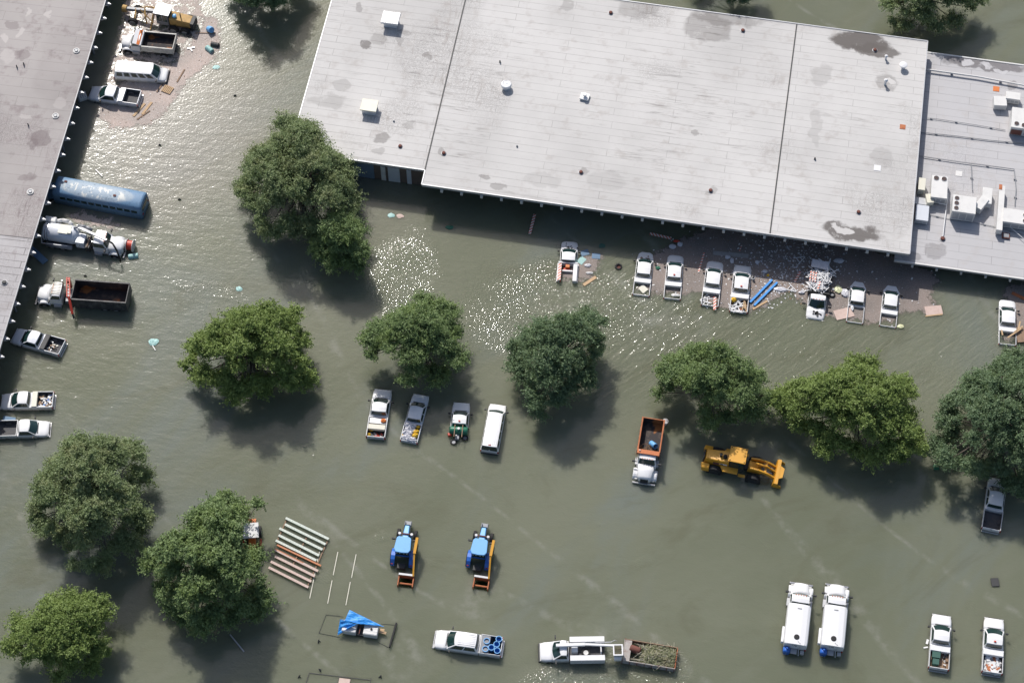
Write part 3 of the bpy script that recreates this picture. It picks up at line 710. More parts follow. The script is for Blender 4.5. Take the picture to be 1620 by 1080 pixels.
def pickup(F, Rr, label, depth=.72, cab='regular', col='white', box=None, bed=True, zf=.45, group='pickup trucks caught by the flood',
           beacon=None, name='pickup_truck', liner='liner', sc=None, sink=None, cat='pickup truck', pitch=0.0, wbed=True):
    Lc = {'regular': 5.75, 'ext': 6.2, 'crew': 6.55}[cab]
    pos, hd, s = pose(F, Rr, zf, depth, Lc)
    if sc: s = sc
    t = empty(name, label, cat, pos, group=group, rot=(0, pitch, hd), sc=s)
    xf = Lc/2; w = .99; roof = {'regular': 1.05, 'ext': 1.55, 'crew': 2.05}[cab]
    xc = xf-1.32; xtf = xf-2.02; xtr = xtf-roof; xbr = xtr-.24
    part(nose(xf, xc, w, 1.08, 1.26), 'body', col, t, smooth=True)
    m = MB(); secs = []
    for x in (xc+.001, xbr-.06): secs.append([(x,-w*.93,.42),(x,-w,.62),(x,-w,1.12),(x,-w*.955,1.25),(x,w*.955,1.25),(x,w,1.12),(x,w,.62),(x,w*.93,.42)])
    m.loft(secs); part(m, 'door_panel', col, t)
    greenhouse(t, col, xc+.16, xtf, xtr, xbr, 1.245, 1.90, w*.93, w*.74, 1 if cab == 'regular' else 2)
    part(MB().cbox((xc-.02+.14, 0, 1.262), (.10, 1.3, .03)), 'wiper_cowl', 'dark', t)
    m = MB(); m.cbox((xf+.02, 0, .62), (.22, 1.84, .26)); part(m, 'front_bumper', 'chrome', t, bevel=.04)
    part(MB().cbox((xf-.02, 0, .88), (.06, 1.05, .22)), 'grille', 'dark', t)
    lights(t, xf, w, .9)
    for y in (-w, w): mirror(t, xc-.25, y, 1.30)
    for x in (xf-.98, -xf+1.25):
        for y in (-.86, .86): wheel(t, x, y, .40, .26)
    xr0 = xbr-.12; xr1 = -xf
    if wbed:
        zt = 1.40
        for y in (-1, 1):
            m = MB(); y0, y1 = (y*w, y*(w-.085))
            m.hexa([(xr1+.06, min(y0,y1), .5),(xr0, min(y0,y1), .5),(xr0, max(y0,y1), .5),(xr1+.06, max(y0,y1), .5),
                    (xr1+.06, min(y0,y1), zt-.05),(xr0, min(y0,y1), zt),(xr0, max(y0,y1), zt),(xr1+.06, max(y0,y1), zt-.05)]); part(m, 'bed_side', col, t, bevel=.02)
            part(MB().cbox(((xr0+xr1)/2, y*(w-.045), zt-.01), (xr0-xr1-.1, .05, .025)), 'rail_cap', 'lgrey', t)
        part(MB().box(xr0-.06, xr0, -w+.09, w-.09, .8, zt-.02), 'bulkhead', col, t)
        tg = part(MB().box(xr1, xr1+.07, -w+.10, w-.10, .72, zt-.06), 'tailgate', col, t, bevel=.02)
        part(MB().cbox((xr1-.006, 0, zt-.2), (.02, .25, .07)), 'handle', 'dark', tg)
        m = MB(); m.box(xr1+.08, xr0-.07, -w+.09, w-.09, .74, .80)
        for s_ in (-1, 1): m.hexa([(-xf+.9, s_*.62, .80),(-xf+1.6, s_*.62, .80),(-xf+1.6, s_*.89, .80),(-xf+.9, s_*.89, .80),(-xf+.98, s_*.64, 1.0),(-xf+1.52, s_*.64, 1.0),(-xf+1.52, s_*.89, 1.0),(-xf+.98, s_*.89, 1.0)])
        part(m, 'bed_floor', liner, t)
        for s_ in (-1, 1): part(MB().box(xr1+.08, xr0-.07, min(s_*(w-.10), s_*(w-.088)), max(s_*(w-.10), s_*(w-.088)), .80, zt-.09), 'bed_lining', liner, t)
        for s_ in (-1, 1): part(MB().cbox((xr1+.02, s_*(w-.05), 1.08), (.08, .10, .34)), 'tail_light', 'redlens', t)
        part(MB().cbox((xr1-.08, 0, .62), (.2, 1.8, .16)), 'rear_bumper', 'chrome', t, bevel=.03)
    if box:
        m = MB(); m.box(xr0-.62, xr0-.07, -w+.04, w-.04, zt-.30, zt+.10); part(m, 'toolbox', box, t, bevel=.03)
    if beacon:
        part(MB().cbox((xtr+.25, 0, 1.97), (.14, .2, .10)), 'beacon', beacon, t)
    part(MB().tube((xc-.1, -.7, 1.3), (xc-.2, -.72, 1.75), .01, 4), 'aerial', 'dark', t)
    t['bx0'] = xr0; t['bx1'] = xr1
    return t
def on(t, x, y, z):
    """world point for a place on a vehicle (vehicle frame)"""
    return Matrix.Translation(t.location) @ t.rotation_euler.to_matrix().to_4x4() @ Matrix.Scale(t.scale[0], 4) @ Vector((x, y, z))

# --- small things that lie about
def drum(p, label, mt='pblue', open_=True, r=.29, h=.88, rot=None, rz=0, group=None, inside='dark', s=1.0):
    t = empty('barrel', label, 'barrel', p, rz, group=group, rot=rot, sc=s)
    if open_:
        part(MB().lathe([(r*.95,0),(r,.04),(r,h*.32),(r*1.03,h*.34),(r,h*.36),(r,h*.66),(r*1.03,h*.68),(r,h*.70),(r,h),(r*.86,h),(r*.86,.3)], 20), 'shell', mt, t, smooth=True)
        part(MB().lathe([(r*1.05,h-.05),(r*1.05,h+.01),(r*.84,h+.01),(r*.84,h-.05)], 20, cap=False), 'rim', 'lblue' if mt == 'pblue' else mt, t)
    else:
        part(MB().lathe([(r*.92,0),(r,.05),(r,h*.33),(r*1.03,h*.35),(r,h*.37),(r,h*.64),(r*1.03,h*.66),(r,h*.68),(r,h-.06),(r*.9,h)], 20), 'shell', mt, t, smooth=False)
        part(MB().lathe([(.05,h),(.05,h+.03)], 8, Matrix.Translation((r*.55,0,0))), 'bung', 'offwhite', t)
    return t
def flat(px, py, z=.03):
    return P(px, py, z)
def plank(a, b, w, label, mt='pine', th=.06, z=.05, name='plank', cat='plank', group=None, z2=None):
    p = P(*a, z); q = P(*b, z2 if z2 is not None else z); c = (p+q)/2; d = q-p
    m = MB().box(-d.length/2, d.length/2, -w/2, w/2, -th/2, th/2)
    rot = (0, -math.atan2(d.z, math.hypot(d.x, d.y)), math.atan2(d.y, d.x))
    return thing(m, name, mt, label, cat, c, group=group, rot=rot)
def barricade_board(a, b, label, z=.06, w=.30, z2=None):
    return plank(a, b, w, label, 'stripe', .05, z, 'barricade_board', 'barricade board', 'striped barricade boards', z2)
def aframe(p, rz, label, mt='clean', size=1.0, group='white barricade legs', tilt=(0,0)):
    """folded A shaped barricade leg lying flat"""
    m = MB(); L = 1.25*size; w = .085
    a, b, c = (-.45*size, -.0), (.45*size, 0), (0, L)
    for s in (-1, 1): m.beam((s*.48*size, -L/2, .03), (s*.04, L/2, .03), w, .05)
    m.beam((-.36*size, -L*.25, .035), (.36*size, -L*.25, .035), w*.9, .04)
    m.beam((-.20*size, L*.1, .035), (.20*size, L*.1, .035), w*.9, .04)
    return thing(m, 'barricade', mt, label, 'barricade leg', p, group=group, rot=(tilt[0], tilt[1], rz))
def blob(p, label, cat, mt, d=(.4,.3,.15), seed=0, name='plastic_bag', rz=0, group=None):
    rr = random.Random(seed); m = MB(); n = 12; k = 7; vs = []; fs = []
    for j in range(k+1):
        ph = math.pi*j/k
        for i in range(n):
            a = 2*math.pi*i/n; q = 1+rr.uniform(-.22, .22)
            vs.append((d[0]*q*math.sin(ph)*math.cos(a), d[1]*q*math.sin(ph)*math.sin(a), d[2]*(math.cos(ph)+.6)*(1+rr.uniform(-.15,.15))))
    for j in range(k):
        for i in range(n): fs.append((j*n+i, (j+1)*n+i, (j+1)*n+(i+1) % n, j*n+(i+1) % n))
    m.add(vs, fs); return thing(m, name, mt, label, cat, p, rz, group)
def tyre_thing(p, label, r=.38, w=.24, group=None, rot=None, inner=None):
    t = empty('tyre', label, 'tyre', p, group=group, rot=rot)
    part(MB().lathe([(r*.55,0),(r*.9,0),(r,.05),(r,w-.05),(r*.9,w),(r*.55,w),(r*.5,w*.5)], 20, cap=False), 'tread', 'black', t, smooth=True)
    part(MB().lathe([(r*.56,.05),(r*.56,w*.55)], 14), 'rim', inner or 'grey', t)
    return t

M['white'] = MUD_W; CLEAN_S = M['silver']; M['silver'] = MUD_S
# ================= left column
pickup((142,146), (221,157), 'silver pickup with an empty grey bed beside the long passenger van at the left shed', col='silver', box='lgrey', depth=.6)
pkB = pickup((21,529), (99,551), 'silver pickup parked askew below the dark container truck with a dark lid behind its cab', col='silver', box='dark', depth=.6)
pkC = pickup((1,634), (84.5,633), 'white pickup with bags in its bed facing left above another pickup at the left edge', box='cream', depth=.6)
pkD = pickup((78,677), (-6,679), 'white pickup facing right, its tail cut off by the left edge', depth=.6)
# ================= middle row
pkE = pickup((606,614.5), (594,692), 'white pickup with a cream crossbox and a yellow cooler in its bed', box=None, beacon=None)
m = MB(); m.box(-.55,0,-.88,.88,1.12,1.5)
tb = part(m, 'toolbox', 'cream', pkE, bevel=.03); tb.location = (pkE['bx0']-.95, 0, 0)
part(MB().box(pkE['bx0']-.75, pkE['bx0']-.12, -.85,.85, 1.1, 1.32), 'tool_tray', 'lgrey', pkE)
pkF = pickup((666.5,622), (646.5,698), 'silver blue pickup with its bed piled with white bags and yellow barrels', col='silver', cab='ext', depth=.75)
vc = (60/6, 0)
# ================= upper right row
gU = 'pickup trucks caught by the flood'
pkJ = pickup((1023,393), (1014,466.5), 'white pickup with rubbish on its hood and a white sheet afloat in its flooded bed', box='white', depth=1.0, cab='ext', sc=.93)
pkK = pickup((1070,397), (1063,474), 'white pickup with a heap of white litter at its nose and battens in its bed', box='white', depth=.95, cab='ext', beacon='red', sc=.93)
pkL = pickup((1133,408), (1122.5,484), 'white pickup with white barricade legs and an upright board in its flooded bed', box='white', depth=.97, cab='ext', sc=.95)
pkM = pickup((1176.5,412), (1168,497), 'white pickup left of the two blue beams, bed heaped with barricade legs and timber', box='white', depth=.92, cab='ext', beacon='red', sc=.98, liner='oldwood')
pkO = pickup((1360,438), (1352.5,509), 'white pickup with an open flooded bed and no toolbox right of the pale yellow bag', depth=1.0, cab='ext', sc=.9)
pkP = pickup((1412.6,444.5), (1405,515), 'white pickup with a white toolbox farthest right in the debris', box='white', depth=1.0, cab='ext', sc=.9)
pkQ = pickup((1595,470), (1594.5,544), 'white pickup at the right edge with loose timber across its brown bed', box='white', depth=.95, cab='ext', sc=.93)
# ================= lower right
pkR = pickup((1579,756), (1567.5,838), 'grey white pickup with an empty black bed whose front hides under the dark tree', depth=.6, cab='ext', col='white')
pkS = pickup((1490.5,971.5), (1484.5,1058), 'white pickup in the lower right with two dark green bins in its bed', box='white', depth=.62, liner='oldwood')
pkT = pickup((1573.4,977), (1569,1064.5), 'white pickup in the lower right corner with its bed full of white scraps', box='white', depth=.62, beacon='red')
pkU = pickup((688,1009), (794,1024), 'white crew cab pickup carrying six open blue barrels', cab='crew', box=None, depth=.6)
part(MB().hexa([(pkU['bx0']-.95,-.88,1.3),(pkU['bx0']-.07,-.88,1.34),(pkU['bx0']-.07,.88,1.34),(pkU['bx0']-.95,.88,1.3),(pkU['bx0']-.9,-.86,1.38),(pkU['bx0']-.07,-.86,1.44),(pkU['bx0']-.07,.86,1.44),(pkU['bx0']-.9,.86,1.38)]), 'bed_cover', 'grey', pkU)
m = MB()
for i in range(7): m.box(pkU.get('bx0')+.45, pkU.get('bx0')+2.1, -.55+i*.18, -.51+i*.18, 1.90, 1.925)
part(m, 'roof_rib', 'white', pkU)

M['deckwood'] = paint('dark_wet_deck', (.085,.07,.07), .7, dirt=.2, dirtcol=(.05,.04,.045), dscale=2)
# flatbed pickup with the green tank
pkG = pickup((730.5,634), (723,707), 'grey white flatbed truck with a green tank on its sunken dark deck', wbed=False, depth=.84, beacon='red', name='flatbed_truck', cat='flatbed truck')
part(MB().box(-2.85,-.35,-1.15,1.15,.80,.875), 'deck', 'deckwood', pkG); part(MB().box(-.42,-.34,-1.1,1.1,.95,1.25), 'headboard', 'dark', pkG)
c = on(pkG, -.85, 0, .96)
t = empty('spray_tank', 'green plastic spray tank strapped behind the cab of the flatbed truck', 'tank', c, pkG.rotation_euler.z)
part(MB().lathe([(.02,-.95),(.36,-.93),(.42,-.8),(.42,.8),(.36,.93),(.02,.95)], 16, Matrix.Translation((0,0,.42)) @ Matrix.Rotation(math.pi/2, 4, 'X')), 'shell', 'green', t, smooth=True)
for y in (-.4, .4): part(MB().box(-.95,.44,y-.04,y+.04,.80,.90), 'strap', 'oldwood', t)
part(MB().lathe([(.14,.82),(.14,.95)], 10), 'lid', 'offwhite', t)
c = on(pkG, -1.55, .1, 1.0); t = empty('pump', 'small motor pump behind the green tank on the flatbed truck', 'pump', c, pkG.rotation_euler.z)
part(MB().box(-.3,.3,-.2,.2,0,.35), 'motor', 'grey', t, bevel=.03); part(MB().tube((0,.1,.3),(0,.1,.6),.06), 'pipe', 'chrome', t)
thing(MB().box(-.2,.2,-.15,.15,0,.4), 'fuel_can', 'red', 'red fuel can at the left of the green tank', 'can', on(pkG,-1.3,.95,.96), .4, bevel=.03)
tyre_thing(on(pkG,-2.1,.45,.95), 'worn tyre lying on the sunken deck behind the pump', .36, .12)
tyre_thing(on(pkG,-1.5,-.75,.95), 'dark tyre beside the green tank on the right of the sunken deck', .36, .16)

# ================= vans
def van(F, Rr, label, nwin, depth=.65, L=5.9, roofribs=True):
    pos, hd, s = pose(F, Rr, .7, depth, L)
    t = empty('van', label, 'van', pos, hd, group='white vans in the water', sc=s); xf = L/2; w = .99
    part(nose(xf, xf-.95, w, 1.15, 1.36), 'body', 'white', t, smooth=True)
    m = MB(); m.loft([[(x,-w*.93,.4),(x,-w,.6),(x,-w,1.2),(x,-w*.95,1.34),(x,w*.95,1.34),(x,w,1.2),(x,w,.6),(x,w*.93,.4)] for x in (xf-.949, -xf)])
    part(m, 'side_panel', 'white', t)
    greenhouse(t, 'white', xf-.80, xf-1.55, -xf+.16, -xf+.02, 1.335, 2.08, w*.94, w*.80, nwin, name='roof', curve=.16)
    m = MB()
    for i in range(7): m.box(-xf+.4, xf-1.8, -.66+i*.20, -.61+i*.20, 2.06, 2.12-.01*abs(i-3))
    if roofribs: part(m, 'roof_rib', 'white', t)
    part(MB().cbox((-xf+.3, 0, 2.10), (.08,.28,.06)), 'brake_light', 'redlens', t)
    part(MB().cbox((xf+.02, 0, .62), (.2, 1.86, .26)), 'front_bumper', 'dark', t, bevel=.04); part(MB().cbox((-xf-.06, 0, .62), (.18, 1.86, .22)), 'rear_bumper', 'dark', t, bevel=.03)
    for y in (-.46,.46): part(MB().add([(-xf-.012+.0,y-.4,1.40),(-xf-.012,y+.4,1.40),(-xf+.10,y+.37,1.95),(-xf+.10,y-.37,1.95)], [(0,1,2,3)]), 'rear_door_window', 'glass', t)
    lights(t, xf, w, .95, 0, -xf, 1.1)
    for y in (-w, w): mirror(t, xf-1.0, y, 1.42)
    for x in (xf-.85, -xf+1.2):
        for y in (-.87,.87): wheel(t, x, y, .39, .25)
    return t
van((264.5,116.5), (182.5,110.5), 'long white passenger van with a ribbed roof beside the white dump truck', 5)
van((788,637), (774,712), 'white van at the right end of the row of four in the middle', 4)

# ================= heavy truck cabs
def heavy_front(t, xf, col, w=1.2, hl=1.7, cl=1.45, hz=1.75, cz=2.6, fend=True, side=1):
    """tapering bonnet, flared fenders and cab; returns x of the cab's back"""
    m = MB(); secs = []
    for x, ww, zz in ((xf, .50, hz-.25), (xf-.06, .66, hz-.08), (xf-.25, .74, hz+.02), (xf-.9, .82, hz+.08), (xf-hl, .90, hz+.16)):
        secs.append([(x,-ww,.7),(x,-ww,zz-.18),(x,-ww*.86,zz-.03),(x,-ww*.4,zz+.05),(x,0,zz+.07),(x,ww*.4,zz+.05),(x,ww*.86,zz-.03),(x,ww,zz-.18),(x,ww,.7)])
    m.loft(secs); part(m, 'hood', col, t, smooth=True)
    part(MB().cbox((xf+.0, 0, hz-.55), (.08, .8, .7)), 'grille', 'dark', t)
    for s in (-1, 1):
        m = MB(); n = 8; secs = []
        for i in range(n+1):
            a = math.pi*i/n; x = xf-.85+math.cos(a)*.66; z = .85+math.sin(a)*.52
            secs.append([(x, s*.55, z-.08), (x, s*.55, z), (x, s*(w-.10), z), (x, s*w, z-.08)])
        m.loft(secs); part(m, 'fender', col, t, smooth=False)
        part(MB().cbox((xf-.18, s*.88, 1.02), (.12, .24, .2)), 'headlight', 'lamp', t)
        wheel(t, xf-.85, s*(w-.18), .48, .28)
    part(MB().cbox((xf+.12, 0, .70), (.2, w*1.9, .32)), 'front_bumper', 'chrome', t, bevel=.04)
    xc = xf-hl; xb = xc-cl
    m = MB(); m.loft([[(x,-.98,.75),(x,-1.0,1.0),(x,-1.0,1.75),(x,1.0,1.75),(x,1.0,1.0),(x,.98,.75)] for x in (xc+.02, xb)]); part(m, 'cab_side', col, t)
    greenhouse(t, col, xc+.06, xc-.35, xb+.06, xb, 1.745, cz, .97, .84, side, curve=.14)
    for i in range(5): part(MB().cbox((xc-.38, -.5+i*.25, cz+.03), (.08,.08,.05)), 'marker_lamp', 'orange', t)
    for s in (-1, 1): mirror(t, xc-.1, s*1.0, 2.0, .42)
    part(MB().tube((xb+.1, -.9, .9), (xb+.1,-.9, cz+.3), .07, 8), 'exhaust', 'chrome', t)
    for s in (-1, 1): part(MB().cbox((xb+.5, s*1.08, .8), (.8, .3, .35)), 'step', 'lgrey', t)
    return xb
def rear_axle(t, x, w=1.0):
    for s in (-1, 1): wheel(t, x, s*(w-.10), .48, .52)
def open_box(t, x0, x1, w, z0, z1, col, inner, th=.08, flare=0.0, back=True):
    """dump body: four walls with thickness, ribs, floor"""
    for s in (-1, 1):
        a, b = sorted((s*w, s*(w-th))); fl = s*flare
        o = part(MB().hexa([(x0,a,z0),(x1,a,z0),(x1,b,z0),(x0,b,z0),(x0,a+fl,z1),(x1,a+fl,z1),(x1,b+fl,z1),(x0,b+fl,z1)]), 'side_wall', col, t)
        n = max(3, int(abs(x1-x0)/.7)); m = MB()
        for i in range(n+1):
            x = x0+(x1-x0)*i/n*(.98)+.01*(x1-x0); c0, c1 = sorted((s*w, s*(w+.07))); m.hexa([(x-.05,c0,z0),(x+.05,c0,z0),(x+.05,c1,z0),(x-.05,c1,z0),(x-.05,c0+fl,z1-.06),(x+.05,c0+fl,z1-.06),(x+.05,c1+fl,z1-.06),(x-.05,c1+fl,z1-.06)])
        part(m, 'rib', col, o)
        part(MB().cbox(((x0+x1)/2, s*(w-.02)+fl, z1+.0), (abs(x1-x0), .14, .09)), 'top_rail', col, o)
        a, b = sorted((s*(w-th), s*(w-th-.006)))
        part(MB().hexa([(x0,a,z0),(x1,a,z0),(x1,b,z0),(x0,b,z0),(x0,a+fl,z1-.05),(x1,a+fl,z1-.05),(x1,b+fl,z1-.05),(x0,b+fl,z1-.05)]), 'inner_wall', inner, t)
    for x, nm in ((x0, 'tailgate'), (x1, 'bulkhead')):
        sx = .08 if x == x0 else -.08; a, b = sorted((x, x+sx))
        o = part(MB().box(a, b, -w+th, w-th, z0, z1-.02), nm, col, t)
        xi = x+sx*1.06; a, b = sorted((x+sx, x+sx*1.08)); part(MB().box(a, b, -w+th+.01, w-th-.01, z0, z1-.08), 'inner_wall', inner, t)
    part(MB().box(min(x0,x1)+.08, max(x0,x1)-.08, -w+th+.006, w-th-.006, z0, z0+.07), 'floor', inner, t)

def rusty_inside():
    t = NT('dirty_rust_bed'); n = t.noise(.8, detail=6, rough=.65); k = t.noise(5, detail=4)
    c = t.mix(t.step(n, .5, .62), (.035,.03,.032), (.10,.075,.06)); c = t.mix(t.math('MULTIPLY', t.step(t.noise(.5, t.map(loc=(4.4,2,1)), 3), .52, .62), .9), c, (.40,.15,.04))
    c = t.mix(t.step(k, .6, .8, 0, .5), c, (.2,.18,.16)); t.put(t.b.inputs['Base Color'], c); t.b.inputs['Roughness'].default_value = .8; return t.m
M['rustbed'] = rusty_inside()
M['chipped'] = paint('chipped_white_paint', (.55,.54,.50), .6, dirt=1.0, dirtcol=(.14,.09,.06), dscale=1.7)

# white dump truck, upper left
pos, hd, s = pose((192.5,64), (278,72), .8, .6, 6.4)
t = empty('dump_truck', 'white dump truck with an orange striped cab shield beside the old grader', 'dump truck', pos, hd, sc=s)
xb = heavy_front(t, 3.2, 'white', cz=2.35, hz=1.55, hl=1.25, cl=1.15)
open_box(t, -3.15, xb-.18, 1.12, 1.15, 2.05, 'chipped', 'rustbed')
part(MB().hexa([(xb-.2,-1.1,2.1),(xb+.75,-1.1,2.42),(xb+.75,1.1,2.42),(xb-.2,1.1,2.1),(xb-.2,-1.1,2.2),(xb+.75,-1.1,2.52),(xb+.75,1.1,2.52),(xb-.2,1.1,2.2)]), 'cab_shield', 'white', t)
part(MB().hexa([(xb-.05,-1.1,2.26),(xb+.28,-1.1,2.375),(xb+.28,1.1,2.375),(xb-.05,1.1,2.26),(xb-.05,-1.1,2.275),(xb+.28,-1.1,2.39),(xb+.28,1.1,2.39),(xb-.05,1.1,2.275)]), 'stripe', 'orange', t)
rear_axle(t, -1.9)
part(MB().box(-3.3,xb,-.45,.45,.75,1.12), 'chassis', 'dark', t)
# orange bodied dump truck
pos, hd, s = pose((1019,759), (1033.5,667), .8, .55, 6.9)
t = empty('dump_truck', 'white truck with a rusty orange dump body holding a blue barrel', 'dump truck', pos, hd, sc=s)
dump2 = t
xb = heavy_front(t, 3.45, 'white', w=1.25, hl=1.55, cl=1.25, hz=1.7, cz=2.4)
open_box(t, -3.4, xb-.15, 1.15, 1.15, 2.25, 'rust', 'rustbed')
part(MB().hexa([(xb-.2,-1.15,2.28),(xb+.42,-1.15,2.55),(xb+.42,1.15,2.55),(xb-.2,1.15,2.28),(xb-.2,-1.15,2.36),(xb+.42,-1.15,2.63),(xb+.42,1.15,2.63),(xb-.2,1.15,2.36)]), 'cab_shield', 'rust', t)
rear_axle(t, -2.1); part(MB().box(-3.3,xb,-.45,.45,.75,1.12), 'chassis', 'dark', t)
drum(on(t, -1.0, .1, 1.25), 'blue barrel leaning in the rusty orange dump body', 'lblue', True, rot=(1.0, .3, .4))
m = MB(); rr = random.Random(3)
for i in range(70):
    x, y = rr.gauss(0,.35), rr.gauss(0,.5); a = rr.uniform(0,3.14); L_ = rr.uniform(.2,.55); z = rr.uniform(.02,.3)
    m.tube((x-math.cos(a)*L_, y-math.sin(a)*L_, z), (x+math.cos(a)*L_, y+math.sin(a)*L_, z+rr.uniform(-.1,.15)), .018, 4)
thing(m, 'brush_pile', 'oldwood', 'small heap of brown brushwood at the front of the orange dump body', 'brushwood', on(t, .05, 0, 1.22), hd)
drum(P(1050.5, 668, .0)-Vector((0,0,.25)), 'pale upright barrel floating at the corner of the orange dump truck', 'offwhite', False, r=.30, h=1.1, rot=(.25,.1,0))

# truck with the dark container and red crane
pos, hd, s = pose((60,462), (204,472), .9, .6, 9.9)
t = empty('container_truck', 'white truck with a folded red crane and a long open dark container', 'truck', pos, hd)
xb = heavy_front(t, 4.95, 'white', w=1.2, hl=1.45, cl=1.35, hz=1.5, cz=2.45)
m = MB()
for i in range(8): m.box(xb+.15, xb+1.1, -.74+i*.19, -.67+i*.19, 2.44, 2.50)
part(m, 'roof_rib', 'cream', t)
M['darkbox'] = paint('worn_black_steel', (.045,.045,.05), .6, dirt=.25, dirtcol=(.22,.21,.20), dscale=1.5)
open_box(t, -4.95, .95, 1.22, .95, 2.55, 'darkbox', 'rustbed', th=.07)
part(MB().box(-4.9,xb,-.45,.45,.6,.93), 'chassis', 'dark', t)
for x in (-3.6,-2.4): rear_axle(t, x)
part(MB().cbox(((xb+.95)/2, .0, 1.1), (.6, 1.6, .5)), 'crane_base', 'grey', t, bevel=.03)
cr = MB(); cx = (xb+.95)/2+.05
for dx in (-.16, .16):
    cr.beam((cx+dx, -1.2, 2.9), (cx+dx-.45, 1.1, 2.75), .10, .22)
for i in range(7):
    f = i/6; cr.beam((cx-.16-.45*f, -1.2+2.3*f, 2.9-.15*f), (cx+.16-.45*f, -1.2+2.3*f, 2.9-.15*f), .07, .08)
cr.beam((cx-.45, 1.0, 2.75), (cx-.95, 2.5, 1.7), .26, .26); cr.beam((cx, -1.1, 1.2), (cx, -1.1, 2.9), .3, .3)
part(cr, 'crane_arm', 'red', t)
part(MB().tube((cx-.95,2.45,1.7),(cx-1.12,2.85,1.3), .1), 'hook', 'dark', t)

# vacuum truck
pos, hd, s = pose((198,388), (67,368), 1.0, .6, 9.2)
t = empty('vacuum_truck', 'white vacuum tank truck with grey pipes and a boom over its cab', 'vacuum truck', pos, hd)
xb = heavy_front(t, 4.5, 'white', w=1.22, hl=1.55, cl=1.6, hz=1.65, cz=2.55)
part(MB().box(-4.4,xb,-.45,.45,.65,1.0), 'chassis', 'dark', t)
rot = Matrix.Translation((0,.12,1.85)) @ Matrix.Rotation(math.pi/2, 4, 'Y')
m = MB(); m.lathe([(.3,-4.45),(.85,-4.4),(1.0,-4.2),(1.0,-1.1),(.9,-.75),(.6,-.5),(.2,-.42)], 24, rot); part(m, 'tank', 'silver', t, smooth=True)
for x in (-4.0,-3.75): part(MB().lathe([(1.03,x-.04),(1.03,x+.04)], 24, rot), 'tank_band', 'chrome', t)
part(MB().cbox((-1.9,.1,2.83), (1.3,1.1,.07)), 'top_panel', 'cream', t); part(MB().cbox((-1.3,-.2,2.92), (.4,.4,.12)), 'hatch', 'cream', t)
m = MB(); m.path([(-3.6,1.3,2.1),(-2.6,1.45,2.4),(-1.9,1.4,2.4),(-1.5,1.15,2.1)], .22, 10); part(m, 'vent_pipe', 'offwhite', t, smooth=True)
part(MB().cbox((-3.9,1.25,2.5), (1.3,.7,.35)), 'top_box', 'offwhite', t, bevel=.12)
m = MB(); m.path([(-3.9,-1.15,1.3),(-1.0,-1.15,1.3)], .26, 12); part(m, 'side_pipe', 'grey', t, smooth=True)
m = MB(); m.path([(-4.3,-1.35,1.7),(-1.4,-1.3,1.75)], .05, 6); m.path([(-4.3,-1.35,1.7),(-4.3,-.7,2.5)], .05, 6); part(m, 'handrail', 'lgrey', t)
part(MB().cbox((-.1,-.35,1.75), (.95,1.25,1.0)), 'equipment_box', 'silver', t, bevel=.03)
part(MB().cbox((.75,-.5,1.5), (.45,1.4,.8)), 'radiator', 'dark', t); part(MB().cbox((.75,-.5,1.95), (.1,1.3,.1)), 'radiator_bar', 'oldwood', t)
m = MB()
for i in range(14):
    rr = random.Random(i); m.tube((rr.uniform(-.6,1.1), rr.uniform(-1,1), rr.uniform(1.1,2.0)), (rr.uniform(-.6,1.1), rr.uniform(-1,1), rr.uniform(1.1,2.0)), .05, 6)
part(m, 'hose', 'black', t)
m = MB(); m.path([(-.7,.95,2.55),(.2,.85,2.7),(.9,.7,2.5)], .20, 10); m.path([(-1.0,.4,2.9),(-.4,.6,2.9),(.9,.35,2.8)], .12, 8); part(m, 'suction_pipe', 'grey', t, smooth=True)
m = MB(); m.beam((-.5,.55,2.9),(3.0,-.55,3.0), .22,.18); part(m, 'boom', 'white', t)
m = MB(); m.path([(3.0,-.55,3.0),(3.7,-.8,2.9),(4.2,-1.25,2.3),(4.45,-1.6,1.5),(4.5,-1.7,.9)], .10, 8); part(m, 'boom_hose', 'black', t, smooth=True)
m = MB(); m.tube((-4.5,-.9,1.0),(-4.5,.9,1.0), .12); part(m, 'rear_bumper', 'chrome', t)
for x in (-3.4,-2.2): rear_axle(t, x)
t['k'] = 1
ree = empty('hose_reel', 'orange hose on a white reel floating at the nose of the vacuum truck', 'hose reel', P(206.5,390,.35), hd)
rm = Matrix.Translation((0,0,.25)) @ Matrix.Rotation(math.pi/2, 4, 'Y')
part(MB().lathe([(.52,-.32),(.52,.30)], 20, rm), 'hose', 'red', ree, smooth=False)
for x in (-.36,.36): part(MB().lathe([(.68,x-.03),(.68,x+.03)], 20, rm), 'flange', 'offwhite', ree)
drum(P(203.5,407,.0)+Vector((0,0,.05)), 'green and white drum lying in the water by the vacuum truck hose', 'teal', False, rot=(0,math.pi/2,.15), r=.33, h=1.05)
part(MB().lathe([(.345,.86),(.345,1.0)], 16), 'band', 'green', bpy.data.objects['barrel.002'] if 'barrel.002' in bpy.data.objects else None) if False else None

